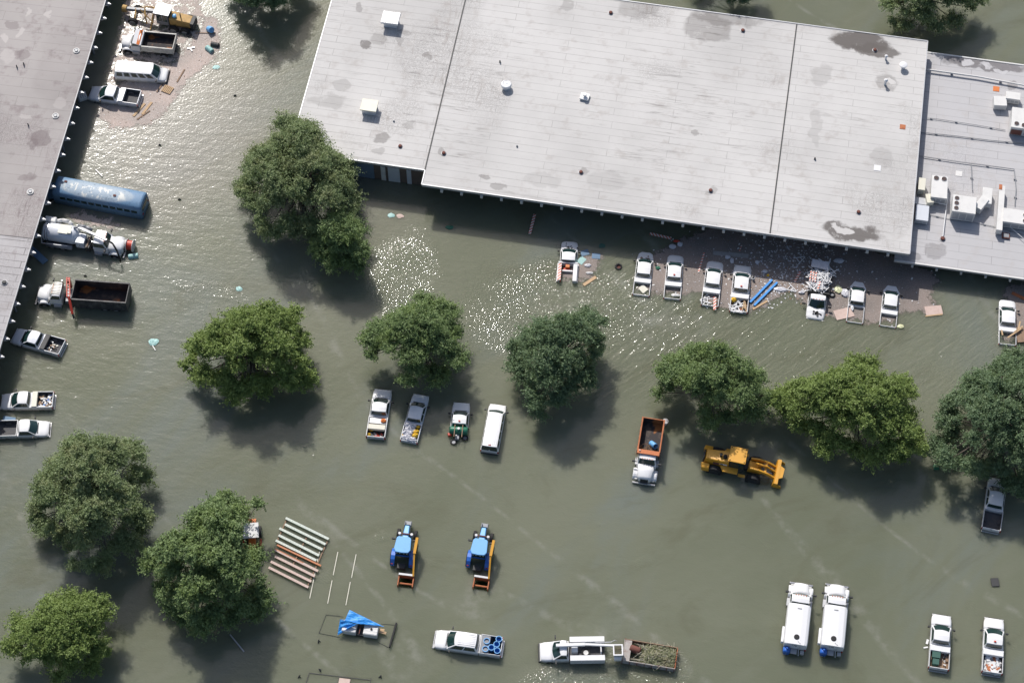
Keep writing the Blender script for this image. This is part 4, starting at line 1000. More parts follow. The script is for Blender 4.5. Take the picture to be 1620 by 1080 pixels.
# blue bus
pos, hd, s = pose((70,293.5), (231,324), 1.2, .6, 11.4)
t = empty('bus', 'old blue bus with a peeling pale patch on its roof, nose under the shed', 'bus', pos, hd)
secs = []; w = 1.22
for x, k in ((-5.7,.93),(-5.62,.98),(-5.4,1),(4.3,1),(4.45,.97)):
    z = 2.75; secs.append([(x,-w*k,.5),(x,-w*k,2.15),(x,-w*.95*k,2.45),(x,-w*.78*k,2.66*k+.0),(x,-w*.4*k,2.76*k),(x,0,2.79*k),(x,w*.4*k,2.76*k),(x,w*.78*k,2.66*k),(x,w*.95*k,2.45),(x,w*k,2.15),(x,w*k,.5)])
m = MB(); m.loft(secs); b_ = part(m, 'body', 'steelblue', t, smooth=True); b_.data.materials[0] = M['busroof']
part(nose(5.75, 4.3, .95, 1.35, 1.55, .5), 'hood', 'steelblue', t, smooth=True)
for s_ in (-1,1):
    for i in range(11):
        x = -4.9+i*.82; part(MB().box(x-.33,x+.33, *sorted((s_*(w+.002), s_*(w+.012))), 1.62, 2.08), 'window', 'glass', t)
    for z in (1.25,1.45): part(MB().box(-5.6,4.4,*sorted((s_*(w+.001), s_*(w+.03))), z, z+.05), 'rub_rail', 'steelblue', t)
    for x in (4.6,-3.2): wheel(t, x, s_*.95, .5, .3)
part(MB().box(-5.735,-5.70,-.8,.8,1.55,2.25), 'rear_window', 'glass', t)
for x, y in ((3.3,-.4),(-2.5,.2)): part(MB().cbox((x,y,2.8), (.3,.2,.12)), 'roof_vent', 'rusted', t)
for y in (-.9,.9): part(MB().cbox((-5.73,y,1.3), (.05,.2,.2)), 'tail_light', 'redlens', t)

# old motor grader
pos, hd, s = pose((193,12), (313,36), 1.0, .6, 8.9)
t = empty('motor_grader', 'old faded yellow motor grader with a grey cab roof at the top left', 'motor grader', pos, hd)
m = MB(); m.beam((4.3,0,1.5),(.3,0,2.1), .36,.42); part(m, 'frame', 'grey', t, bevel=.04)
part(MB().lathe([(.42,-.25),(.42,.25)], 14, Matrix.Translation((4.3,0,1.5)) @ Matrix.Rotation(math.pi/2,4,'Y')), 'nose_block', 'oldyellow', t)
m = MB(); m.path([(3.2,-1.0,.9),(3.0,1.0,.9)], .1); m.path([(2.9,0,1.9),(2.0,-1.3,1.0)], .07); m.path([(2.9,0,1.9),(2.6,1.2,1.6)], .07); m.path([(2.2,.3,2.3),(.5,1.0,1.2)], .07)
m.path([(1.6,.2,2.6),(1.3,1.1,2.2),(1.2,1.3,1.2)], .09); m.path([(1.6,-.3,2.2),(1.4,-1.2,1.2),(.6,-1.0,1.1)], .09); part(m, 'linkage', 'oldyellow', t)
m = MB(); m.beam((1.4,-1.6,.55),(.7,1.7,.55), .12,.5); part(m, 'blade', 'oldyellow', t)
part(MB().hexa([(.2,-.75,.9),(-1.3,-.75,.9),(-1.3,.75,.9),(.2,.75,.9),(.1,-.7,2.7),(-1.2,-.7,2.7),(-1.2,.7,2.7),(.1,.7,2.7)]), 'cab', 'grey', t)
for s_ in (-1,1):
    for x in (-.2,-.9): part(MB().hexa([(x+.28,s_*.762,1.5),(x-.28,s_*.762,1.5),(x-.28,s_*.75,1.5),(x+.28,s_*.75,1.5),(x+.27,s_*.722,2.6),(x-.27,s_*.722,2.6),(x-.27,s_*.70,2.6),(x+.27,s_*.70,2.6)]), 'window', 'glass', t)
part(MB().box(-1.5,.4,-.85,.85,2.7,2.8), 'cab_roof', 'lgrey', t, bevel=.03)
part(MB().hexa([(-1.35,-.65,1.0),(-3.9,-.62,1.0),(-3.9,.62,1.0),(-1.35,.65,1.0),(-1.35,-.6,2.05),(-3.9,-.55,1.9),(-3.9,.55,1.9),(-1.35,.6,2.05)]), 'engine_hood', 'oldyellow', t, bevel=.05)
part(MB().cbox((-4.1,0,1.35), (.4,1.3,1.1)), 'radiator', 'dark', t); part(MB().tube((-2.6,0,1.9),(-2.6,0,2.6), .07), 'exhaust', 'dark', t)
part(MB().lathe([(.22,2.0),(.26,2.25),(.1,2.35)], 12, Matrix.Translation((-1.9,.15,0))), 'air_cleaner', 'lblue', t)
for x in (-1.9,-3.3):
    for y in (-1.0,1.0): wheel(t, x, y, .62, .4)
for y in (-1.0,1.0): wheel(t, 3.1, y, .6, .35)

# wheel loader
pos, hd, s = pose((1240,747), (1112,720), 1.0, .55, 8.3)
t = empty('wheel_loader', 'yellow wheel loader with its bucket to the right below the spreading tree', 'wheel loader', pos, hd)
part(MB().hexa([(-4.0,-.62,1.1),(-1.4,-.72,1.1),(-1.4,.72,1.1),(-4.0,.62,1.1),(-3.8,-.55,2.15),(-1.4,-.68,2.45),(-1.4,.68,2.45),(-3.8,.55,2.15)]), 'engine_hood', 'yellow', t, bevel=.10)
part(MB().cbox((-4.02,0,1.5), (.12,1.0,.9)), 'radiator', 'dark', t)
for s_ in (-1,1):
    part(MB().hexa([(-4.15,s_*.75,.9),(-3.25,s_*.75,.9),(-3.25,s_*1.35,.9),(-4.05,s_*1.35,.9),(-4.2,s_*.75,1.6),(-3.3,s_*.75,1.6),(-3.3,s_*1.3,1.5),(-4.1,s_*1.3,1.5)]), 'counterweight', 'yellow', t, bevel=.06)
    part(MB().hexa([(-2.3,s_*.72,1.5),(-.4,s_*.72,1.5),(-.4,s_*1.35,1.5),(-1.9,s_*1.35,1.5),(-2.2,s_*.72,1.68),(-.4,s_*.72,1.68),(-.4,s_*1.32,1.62),(-1.8,s_*1.32,1.62)]), 'fender', 'yellow', t, bevel=.03)
    part(MB().cbox((.05,s_*1.22,1.25), (.7,.28,.12)), 'step', 'yellow', t)
    part(MB().box(-3.0,-2.4,*sorted((s_*.665,s_*.70)),1.55,1.9), 'panel', 'rusted', t)
    part(MB().box(-2.3,-1.55,*sorted((s_*.70,s_*.725)),1.75,1.95), 'logo_plate', 'white', t); part(MB().box(-2.25,-1.98,*sorted((s_*.726,s_*.732)),1.78,1.92), 'emblem', 'black', t)
    wheel(t, -2.75, s_*1.05, .78, .52, 'dark'); wheel(t, 1.25, s_*1.05+(-.12), .78, .52, 'dark')
part(MB().lathe([(.13,2.3),(.13,2.7),(.16,2.72)], 12, Matrix.Translation((-2.35,-.05,0))), 'exhaust', 'black', t)
part(MB().lathe([(.20,2.3),(.22,2.6),(.1,2.66)], 12, Matrix.Translation((-1.9,-.12,0))), 'air_cleaner', 'black', t)
part(MB().hexa([(-1.4,-.75,1.3),(.15,-.75,1.3),(.15,.75,1.3),(-1.4,.75,1.3),(-1.3,-.72,3.1),(0,-.66,3.1),(0,.66,3.1),(-1.3,.72,3.1)]), 'cab', 'dark', t)
for s_ in (-1,1): part(MB().hexa([(-1.25,s_*.765,1.75),(.08,s_*.765,1.75),(.08,s_*.755,1.75),(-1.25,s_*.755,1.75),(-1.2,s_*.735,3.0),(-.02,s_*.69,3.0),(-.02,s_*.68,3.0),(-1.2,s_*.725,3.0)]), 'side_window', 'glass', t)
part(MB().hexa([(.165,-.68,1.8),(.165,.68,1.8),(.155,.68,1.8),(.155,-.68,1.8),(.03,-.6,3.0),(.03,.6,3.0),(.02,.6,3.0),(.02,-.6,3.0)]), 'windscreen', 'glass', t)
rf = part(MB().box(-1.55,.2,-.88,.88,3.1,3.22), 'cab_roof', 'yellow', t, bevel=.05)
for x in (-1.4,.05):
    for y in (-.72,.72): part(MB().lathe([(.06,3.22),(.06,3.26)], 10, Matrix.Translation((x,y,0))), 'bolt', 'black', rf)
part(MB().cbox((.5,0,1.1), (.9,.7,.5)), 'pivot', 'dark', t)
part(MB().hexa([(.5,-.45,.9),(1.9,-.45,.9),(1.9,.45,.9),(.5,.45,.9),(.6,-.4,1.9),(1.5,-.4,1.7),(1.5,.4,1.7),(.6,.4,1.9)]), 'front_frame', 'yellow', t, bevel=.04)
for s_ in (-1,1):
    m = MB(); pts = [(.7,s_*.55,1.95),(1.6,s_*.60,1.95),(2.5,s_*.62,1.65),(3.4,s_*.62,1.0)]
    for a, b in zip(pts, pts[1:]): m.beam(a, b, .16, .36)
    part(m, 'lift_arm', 'yellow', t); part(MB().tube((1.0,s_*.25,1.5),(3.0,s_*.3,1.35), .08), 'ram', 'chrome', t)
m = MB(); m.beam((1.2,0,2.2),(2.4,0,2.0),.14,.3); m.beam((2.4,0,2.0),(3.3,0,1.3),.14,.22); m.cbox((2.3,0,1.75), (.2,1.2,.2)); part(m, 'bucket_link', 'yellow', t)
m = MB(); prof = [(3.35,1.45),(3.2,.75),(3.45,.35),(4.25,.3),(4.25,.36),(3.5,.45),(3.3,.78),(3.45,1.40)]
m.add([(x,-1.38,z) for x,z in prof]+[(x,1.38,z) for x,z in prof], [(i,(i+1)%8,8+(i+1)%8,8+i) for i in range(8)]+[tuple(range(8)),tuple(range(8,16))])
bk = part(m, 'bucket', 'yellow', t)
for s_ in (-1,1): part(MB().add([(3.4,s_*1.38,1.45),(3.25,s_*1.38,.75),(3.5,s_*1.38,.35),(4.25,s_*1.38,.3),(4.1,s_*1.38,1.0)]+[(3.4,s_*1.34,1.45),(3.25,s_*1.34,.75),(3.5,s_*1.34,.35),(4.25,s_*1.34,.3),(4.1,s_*1.34,1.0)], [(0,1,2,3,4),(9,8,7,6,5)]+[(i,(i+1)%5,5+(i+1)%5,5+i) for i in range(5)]), 'cheek', 'yellow', bk)
part(MB().box(3.42,3.75,-1.4,1.4,1.38,1.46), 'lip', 'yellow', bk)
part(MB().prism([(3.74,-.75),(4.12,-.55),(4.18,.5),(3.74,.75)], 1.36,1.42), 'guard_plate', 'yellow', bk)

# mower tractors
def tractor(F, Rr, label):
    pos, hd, s = pose(F, Rr, .8, .5, 4.55)
    t = empty('tractor', label, 'tractor', pos, hd, group='blue tractors with mower arms')
    part(MB().hexa([(2.0,-.28,1.0),(.25,-.34,1.0),(.25,.34,1.0),(2.0,.28,1.0),(1.9,-.22,1.6),(.25,-.32,1.85),(.25,.32,1.85),(1.9,.22,1.6)]), 'hood', 'lblue', t, bevel=.07)
    for s_ in (-1,1): part(MB().box(.4,1.9,*sorted((s_*.31,s_*.35)),1.0,1.45), 'grille', 'dark', t)
    m = MB(); m.cbox((2.35,0,1.0),(.4,.7,.4)); m.cbox((2.25,.3,1.15),(.5,.08,.5)); m.cbox((2.25,-.3,1.15),(.5,.08,.5)); part(m, 'front_weight', 'grey', t, bevel=.03)
    part(MB().cbox((.85,.0,1.85),(.10,1.5,.10)), 'crossbar', 'rusted', t)
    for s_ in (-1,1): part(MB().lathe([(.14,1.6),(.14,2.0)], 10, Matrix.Translation((.8,s_*.6,0))), 'lamp_pod', 'lgrey', t)
    part(MB().hexa([(.2,-.6,1.1),(-1.3,-.75,1.1),(-1.3,.75,1.1),(.2,.6,1.1),(.0,-.62,2.55),(-1.35,-.7,2.55),(-1.35,.7,2.55),(.0,.62,2.55)]), 'cab', 'blue', t)
    for s_ in (-1,1): part(MB().hexa([(.05,s_*.66,1.5),(-1.15,s_*.755,1.5),(-1.15,s_*.74,1.5),(.05,s_*.64,1.5),(-.05,s_*.655,2.45),(-1.2,s_*.715,2.45),(-1.2,s_*.70,2.45),(-.05,s_*.64,2.45)]), 'side_window', 'glass', t)
    part(MB().hexa([(-1.32,-.65,1.5),(-1.32,.65,1.5),(-1.31,.65,1.5),(-1.31,-.65,1.5),(-1.365,-.62,2.5),(-1.365,.62,2.5),(-1.355,.62,2.5),(-1.355,-.62,2.5)]), 'rear_window', 'glass', t)
    part(MB().prism([(.15,-.55),(.0,-.72),(-1.25,-.82),(-1.55,-.62),(-1.6,0),(-1.55,.62),(-1.25,.82),(0,.72),(.15,.55)], 2.56, 2.72), 'cab_roof', 'lblue', t, bevel=.05)
    for y in (-.5,-.2,.2,.5): part(MB().cbox((-1.55,y,2.48),(.08,.12,.10)), 'work_lamp', 'lamp', t)
    for s_ in (-1,1):
        m = MB(); secs = []
        for i in range(7):
            a = math.pi*.12+math.pi*.86*i/6; x = -1.35+math.cos(a)*.92; z = .8+math.sin(a)*.88; secs.append([(x,s_*.72,z-.05),(x,s_*.72,z),(x,s_*1.12,z),(x,s_*1.12,z-.05)])
        m.loft(secs); f_ = part(m, 'fender', 'blue', t); part(MB().cbox((-2.2,s_*.95,1.15),(.06,.18,.12)), 'tail_light', 'redlens', f_)
        wheel(t, -1.35, s_*.98, .82, .42, 'lblue'); wheel(t, 1.35, s_*.85, .52, .3, 'lblue')
    m = MB(); m.cbox((-.3,-1.15,1.2),(.9,.4,.5)); part(m, 'arm_mount', 'dark', t, bevel=.03)
    m = MB(); m.beam((.35,-1.25,2.3),(-1.3,-1.2,2.1),.26,.3); m.beam((-1.3,-1.2,2.1),(-3.3,-1.35,1.2),.16,.2); m.beam((-.2,-1.2,1.3),(.3,-1.25,2.2),.2,.25); part(m, 'mower_arm', 'yellow', t)
    part(MB().tube((-.2,-1.05,2.2),(-1.8,-1.15,1.9),.07), 'ram', 'chrome', t)
    m = MB(); x0, x1, y0, y1 = -4.35, -3.2, -1.45, .1
    m.box(x0,x1,y0,y0+.1,.45,1.1); m.box(x0,x1,y1-.1,y1,.45,1.1); m.box(x1-.12,x1+.06,y0,y1,.5,1.2); hd_ = part(m, 'mower_head', 'rust', t)
    part(MB().cbox((x1,(y0+y1)/2,1.22),(.2,y1-y0,.06)), 'top_plate', 'lgrey', hd_)
    part(MB().tube((x0+.35,y0,.75),(x0+.35,y1,.75),.10), 'rotor', 'rust', hd_)
    part(MB().box(x0+.05,x1-.12,y0+.1,y1-.1,.45,.5), 'shield', 'rusted', hd_)
    for s_ in (-1,1): mirror(t, .1, s_*.65, 2.1, .5)
    part(MB().cbox((-2.3,0,.9),(.5,.8,.4)), 'hitch', 'dark', t)
tractor((645.5,829), (635,891), 'left one of two blue tractors carrying a yellow mower arm')
tractor((766.5,833), (755,894), 'right one of two blue tractors carrying a yellow mower arm')

# tank trucks
def tank_truck(F, Rr, label, num):
    pos, hd, s = pose(F, Rr, 1.2, .6, 6.9)
    t = empty('tank_truck', label, 'tank truck', pos, hd, group='white water tank trucks')
    xb = heavy_front(t, 3.45, 'white', w=1.2, hl=1.3, cl=1.2, hz=1.5, cz=2.25)
    x0, x1 = -3.4, xb-.12; secs = []
    for x, k in ((x1,.90),(x1-.08,1),(x0+.5,1),(x0+.08,.97),(x0,.90)):
        w = 1.15*k; z0 = 1.05; zt = 2.30
        secs.append([(x,-w,z0),(x,-w,zt-.42),(x,-w*.93,zt-.18),(x,-w*.72,zt-.05*k),(x,-w*.3,zt*(.985+.015*k)),(x,w*.3,zt*(.985+.015*k)),(x,w*.72,zt-.05*k),(x,w*.93,zt-.18),(x,w,zt-.42),(x,w,z0)])
    m = MB(); m.loft(secs); tk = part(m, 'tank', 'white', t, bevel=.02)
    part(MB().lathe([(.27,2.29),(.27,2.34),(.22,2.36)], 16, Matrix.Translation((x0+.75,0,0))), 'hatch', 'black', tk)
    part(MB().cbox((x1-.5,0,2.32),(.08,.4,.03)), 'bracket', 'grey', tk)
    part(MB().box(x0+.3,x0+1.9,1.17,1.40,1.2,1.7), 'side_box', 'white', t, bevel=.02)
    part(MB().box(-3.35,xb,-.45,.45,.7,1.04), 'chassis', 'dark', t)
    rear_axle(t, -2.0)
    m = MB(); m.lathe([(.34,-.3),(.36,-.1),(.36,.2),(.2,.3)], 14, Matrix.Translation((x0-.3,.75,1.25)) @ Matrix.Rotation(math.pi/2,4,'Y')); pm = part(m, 'pump', 'blue', t, smooth=True)
    part(MB().tube((x0-.3,.75,1.5),(x0-.3,.75,1.85),.09), 'inlet', 'blue', pm); part(MB().cbox((x0-.3,.75,.85),(.5,.5,.35)), 'pump_base', 'blue', pm)
    m = MB(); m.cbox((x0-.3,.05,1.15),(.5,.6,.04)); m.cbox((x0-.3,-.75,1.1),(.35,.35,.3)); m.tube((x0-.1,-.35,1.4),(x0-.55,-.45,.9),.05); part(m, 'control_panel', 'lgrey', t)
    part(MB().path([(x0+.35,-.15,2.33),(x0+.15,-.4,2.32),(x0-.05,-.45,1.9),(x0-.08,-.4,1.2)], .035, 6), 'hose', 'offwhite', t)
    cu = bpy.data.curves.new('digits', 'FONT'); cu.body = num; cu.size = .34; cu.extrude = .004; cu.align_x = 'CENTER'; cu.align_y = 'CENTER'
    tmp = bpy.data.objects.new('digits', cu); SC.collection.objects.link(tmp); bpy.context.view_layer.update()
    me = bpy.data.meshes.new_from_object(tmp.evaluated_get(bpy.context.evaluated_depsgraph_get())); bpy.data.objects.remove(tmp)
    me.materials.clear(); me.materials.append(M['dark']); o = bpy.data.objects.new('number', me); SC.collection.objects.link(o); o.parent = t
    o.location = (x0-.012, .12, 1.88); o.rotation_euler = (R(90), 0, R(-90))
    for s_ in (-1,1): part(MB().cbox((x0-.03,s_*1.0,1.15),(.06,.14,.3)), 'tail_light', 'redlens', t)
tank_truck((1269,923), (1258.5,1018), 'left one of two white tank trucks with a blue pump at the back', '178')
tank_truck((1326,925.5), (1317,1020.5), 'right one of two white tank trucks with a blue pump at the back', '179')

# bucket truck
pos, hd, s = pose((858,1029), (953,1027.5), .6, .6, 6.3)
t = empty('bucket_truck', 'white utility truck with side lockers and a boom ending in a white bucket', 'bucket truck', pos, hd)
xf = 3.15; w = 1.0; xc = xf-1.3
part(nose(xf, xc, w, 1.1, 1.28), 'body', 'white', t, smooth=True)
m = MB(); m.loft([[(x,-w*.93,.42),(x,-w,.62),(x,-w,1.12),(x,-w*.955,1.27),(x,w*.955,1.27),(x,w,1.12),(x,w,.62),(x,w*.93,.42)] for x in (xc+.001, .35)]); part(m, 'door_panel', 'white', t)
greenhouse(t, 'white', xc+.14, xc-.65, .55, .4, 1.265, 1.95, .93, .76, 1)
lights(t, xf, w, .92); part(MB().cbox((xf+.02,0,.62),(.22,1.9,.28)), 'front_bumper', 'dark', t, bevel=.04)
for y in (-w, w): mirror(t, xc-.2, y, 1.35, .4)
for s_ in (-1,1):
    part(MB().box(-3.1,.25,*sorted((s_*.66,s_*1.2)),.7,1.75 if s_ < 0 else 1.62), 'locker', 'white', t, bevel=.02)
    for i in range(3): part(MB().box(-3.0+i*1.1,-2.0+i*1.1,*sorted((s_*1.201,s_*1.215)),.8,1.5), 'locker_door', 'offwhite', t)
part(MB().box(-3.1,.25,-.655,.655,.75,.86), 'deck', 'liner', t)
part(MB().box(-2.8,-2.7,-.655,.5,1.0,1.5), 'crossbar', 'white', t)
sp = part(MB().lathe([(.38,.87),(.42,.9),(.42,1.12),(.38,1.14),(.22,1.10)], 20, Matrix.Translation((-1.3,.22,0))), 'spare_wheel', 'black', t)
part(MB().lathe([(.24,1.1),(.24,1.15),(.1,1.13)], 16, Matrix.Translation((-1.3,.22,0))), 'rim', 'offwhite', sp)
part(MB().cbox((-.2,.1,1.3),(.6,.5,1.0)), 'boom_post', 'white', t, bevel=.04)
m = MB(); m.beam((1.6,-.15,2.15),(-1.2,-.20,2.2),.30,.26); m.beam((-1.2,-.20,2.2),(-3.9,-.05,2.15),.22,.22); part(m, 'boom', 'white', t, bevel=.03)
part(MB().path([(-2.2,-.35,2.25),(-3.7,-.4,2.2),(-4.1,-.7,1.9),(-4.3,-.8,1.4)], .05, 6), 'hose', 'lgrey', t)
m = MB()
for a in ((-4.75,-4.70,-.05,1.0),(-3.95,-3.90,-.05,1.0)): m.box(a[0],a[1],a[2],a[3],1.35,2.35)
m.box(-4.70,-3.95,-.05,.0,1.35,2.35); m.box(-4.70,-3.95,.95,1.0,1.35,2.35); m.box(-4.7,-3.95,0,.95,1.35,1.4); bk = part(m, 'bucket', 'cream', t)
m = MB(); m.box(-4.8,-4.68,-.1,1.05,2.34,2.4); m.box(-3.97,-3.85,-.1,1.05,2.34,2.4); m.box(-4.68,-3.97,-.1,.02,2.34,2.4); m.box(-4.68,-3.97,.93,1.05,2.34,2.4); part(m, 'rim', 'white', bk)
part(MB().cbox((-4.3,1.16,1.8),(.7,.3,.5)), 'control_box', 'white', bk, bevel=.03)
for x in (xf-.95,-1.9):
    for y in (-.9,.9): wheel(t, x, y, .4, .3)

# brush trailer
c4 = [P(990.5,1010,.8), P(1071.5,1024,.8), P(1064.5,1055.6,.8), P(986,1043,.8)]
c = sum(c4, Vector())/4; dv = (c4[1]+c4[2]-c4[0]-c4[3]); hd = math.atan2(dv.y, dv.x)
t = empty('trailer', 'rusty open box trailer full of cut green brush behind the bucket truck', 'trailer', (c.x,c.y,-.6), hd)
M['rustywhite'] = paint('flaking_trailer_paint', (.40,.38,.36), .8, dirt=1.0, dirtcol=(.17,.07,.05), dscale=1.6)
for s_ in (-1,1): part(MB().box(-2.6,2.6,*sorted((s_*1.05,s_*1.12)),.55,1.35), 'side_wall', 'oldwood' if s_ > 0 else 'rustywhite', t); 
for x0,x1,nm in ((-2.6,-2.53,'tailgate'),(2.53,2.6,'end_wall')): part(MB().box(x0,x1,-1.045,1.045,.55,1.33), nm, 'rustywhite' if x0 < 0 else 'rust', t)
part(MB().box(-2.52,2.52,-1.04,1.04,.5,.56), 'floor', 'rustbed', t); part(MB().box(-2.5,-1.85,-1.04,1.04,1.25,1.32), 'front_tray', 'rustywhite', t)
for y in (-1.15,1.15):
    m = MB()
    for i in range(8): m.box(-2.55+i*.72,-2.49+i*.72,y-.03,y+.03,.5,1.36)
    part(m, 'rib', 'rusted', t); wheel(t, .3, y*.9, .38, .2)
part(MB().path([(-2.6,-.8,.5),(-4.0,0,.5),(-2.6,.8,.5)], .05, 6), 'drawbar', 'rusted', t)
M['brushleaf'] = LEAF['olive']
M['dryleaf'] = leaf_mat('cut_brush_leaves', (.26,.28,.16), (.42,.43,.27), (.46,.40,.27))
M['cutwood'] = paint('cut_branch_wood', (.50,.47,.36), .8, dirt=.2, dscale=3)
rg = random.Random(5); m = MB()
for i in range(190):
    x = rg.uniform(-.9,2.35); y = rg.uniform(-.9,.9); z = .75+rg.uniform(0,.85)*(1-abs(y)*.35); a = rg.uniform(0,6.28); L_ = rg.uniform(.4,1.3)
    m.tube((x,y,z+.1), (x+math.cos(a)*L_, y+math.sin(a)*L_*.7, z+rg.uniform(-.15,.3)), .03, 4, .012, False)
bt = part(m, 'brush_pile', 'cutwood', None); bt.location = t.location; bt.rotation_euler = (0,0,hd)
tag(bt, 'heap of cut leafy branches filling the rusty trailer', 'brushwood')
m = MB()
for i in range(2300):
    x = rg.uniform(-1.0,2.45); y = rg.uniform(-1.05,1.0); z = .75+rg.uniform(.2,1.0)*(1-abs(y)*.35)*(1 if x > -.5 else .5)
    n = Vector((rg.gauss(0,.6), rg.gauss(0,.6), 1)).normalized(); a1 = n.orthogonal().normalized()*rg.uniform(.05,.13); a2 = n.cross(a1)*.45; c0 = Vector((x,y,z))
    m.add([c0-a1,c0+a2,c0+a1,c0-a2], [(0,1,2,3)])
part(m, 'leaves', 'dryleaf', bt)
thing(MB().lathe([(.02,-.55),(.33,-.52),(.36,-.4),(.36,.4),(.33,.52),(.02,.55)], 16, Matrix.Rotation(math.pi/2,4,'X')), 'steel_drum', 'rusted', 'brown drum at the front of the brush trailer', 'drum', Matrix.Translation(t.location) @ Matrix.Rotation(hd,4,'Z') @ Vector((-1.45,.25,1.15)), hd+1.4, smooth=True)

# stake truck piled with barricade legs
pos, hd, s = pose((1289,506), (1301,419), .4, .95, 6.6)
t = empty('flatbed_truck', 'white flatbed truck facing down the photo under a heap of white barricade legs', 'flatbed truck', pos, hd)
stake = t; xf = 3.3; xc = xf-1.35; w = 1.0
part(nose(xf, xc, w, 1.12, 1.35), 'body', 'white', t, smooth=True)
m = MB(); m.loft([[(x,-w*.93,.42),(x,-w,.62),(x,-w,1.15),(x,-w*.955,1.33),(x,w*.955,1.33),(x,w,1.15),(x,w,.62),(x,w*.93,.42)] for x in (xc+.001, .45)]); part(m, 'door_panel', 'white', t)
greenhouse(t, 'white', xc+.14, xc-.55, .7, .5, 1.325, 2.05, .93, .78, 1)
for i in range(4): part(MB().cbox((xc-.6,-.45+i*.3,2.07),(.07,.07,.04)), 'marker_lamp', 'orange', t)
lights(t, xf, w, .92); part(MB().cbox((xf+.02,0,.62),(.22,1.9,.28)), 'front_bumper', 'chrome', t, bevel=.04)
for y in (-w, w): mirror(t, xc-.2, y, 1.4, .45)
part(MB().box(-3.3,.35,-1.15,1.15,1.05,1.15), 'deck', 'dark', t); part(MB().box(.30,.40,-1.15,1.15,1.15,1.9), 'headboard', 'dark', t)
for x in (xf-.95,-2.0):
    for y in (-.9,.9): wheel(t, x, y, .4, .3)
rg = random.Random(21); k = 0
spots = ['at the rear corner','near the tail','in the second layer','across the deck','near the headboard','on the left side','on the right side']
for i in range(46):
    x = -3.1+ (i/46)*3.2 + rg.uniform(-.15,.15); y = rg.uniform(-.75,.75)*(1 if x < -1.1 else .75)-(.15 if x > -1 else 0)
    y *= 1.25; p = on(t, x, y, 1.25+rg.uniform(0,1.0)); a = hd + rg.choice([0, math.pi, 1.57, -1.57, .8, 2.4, -.8])+rg.uniform(-.35,.35)
    aframe(p, a, 'white A shaped barricade leg in the heap on the flatbed truck facing down', size=rg.uniform(.9,1.2), tilt=(rg.uniform(-.15,.15), rg.uniform(-.15,.15)), group='barricade legs heaped on the flatbed truck')
for i in range(3):
    a = on(t, -2.6+i*.03, .0, 1.8); 
    q = Vector((1278+6+i*4, 431+i*3)); barricade_board((1283.5+i*4, 428+i), (1281+i*4.2, 444+i), ['leftmost','middle','rightmost'][i]+' of three red striped boards on the heap of barricade legs', z=1.35+.03*i, w=.14)
barricade_board((1297.5,446), (1293.5,458), 'red striped board lying lower on the heap of barricade legs', z=1.35, w=.16)
thing(MB().box(-.9,.9,-.5,.5,0,.05), 'sheet', 'bag', 'crumpled pale sheet over the tail of the heap of barricade legs', 'sheet', on(t,-2.95,-.3,2.2), hd+1.5)

# utility bodied truck with two side lockers (top row, left)
pkI = pickup((902,376), (896.5,448), 'white truck with two long side lockers, one striped orange, left of the lone tyre', wbed=False, depth=.95, name='utility_truck', cat='utility truck', sc=.95)
m = MB(); m.box(-2.75,-.35,.72,1.08,1.0,1.55); part(m, 'locker', 'stripe', pkI, bevel=.02)
m = MB(); m.box(-2.75,-.35,-1.08,-.62,1.0,1.55); part(m, 'locker', 'white', pkI, bevel=.02)
part(MB().box(-2.75,-.3,-1.2,-1.09,.9,1.25), 'rail', 'lgrey', pkI); part(MB().box(-2.75,-.3,1.09,1.2,.9,1.25), 'rail', 'lgrey', pkI)
part(MB().box(-.45,-.3,-1.1,1.1,1.5,1.6), 'crossbar', 'white', pkI); part(MB().box(-2.75,-.3,-.6,.7,.7,.78), 'deck', 'oldwood', pkI)
part(MB().cbox((-.75,.05,1.35),(.35,.45,.3)), 'beacon', 'orange', pkI); part(MB().cbox((-1.05,.1,1.1),(.4,.8,.25)), 'hose_coil', 'red', pkI, bevel=.08)
part(MB().box(-1.35,-1.2,-.55,.6,.8,1.3), 'shelf', 'white', pkI)
M['white'] = CLEAN; M['silver'] = CLEAN_S
# ================= orange tractor under the tree
pos, hd, s = pose((402,858), (396,822), .9, .5, 3.2)
t = empty('tractor', 'small orange tractor with a white canopy half hidden by the leafy tree', 'tractor', P(400,852,0)-Vector((0,0,.4)), R(-85))
part(MB().box(-1.0,1.4,-.35,.35,.7,1.35), 'hood', 'orange', t, bevel=.05); part(MB().box(-.9,.75,-.78,.78,2.15,2.25), 'canopy', 'canvas', t, bevel=.03)
for x in (-.8,.65):
    for y in (-.7,.7): part(MB().tube((x,y,.9),(x,y,2.15),.03), 'post', 'dark', t)
for y in (-.75,.75): wheel(t, -.6, y, .6, .3); wheel(t, 1.0, y*.9, .4, .22)
for y in (-.85,.85): part(MB().cbox((.9,y,1.0),(1.0,.2,.25)), 'fender', 'red', t)
part(MB().cbox((-1.5,0,1.0),(.7,.9,.3)), 'seat', 'orange', t)

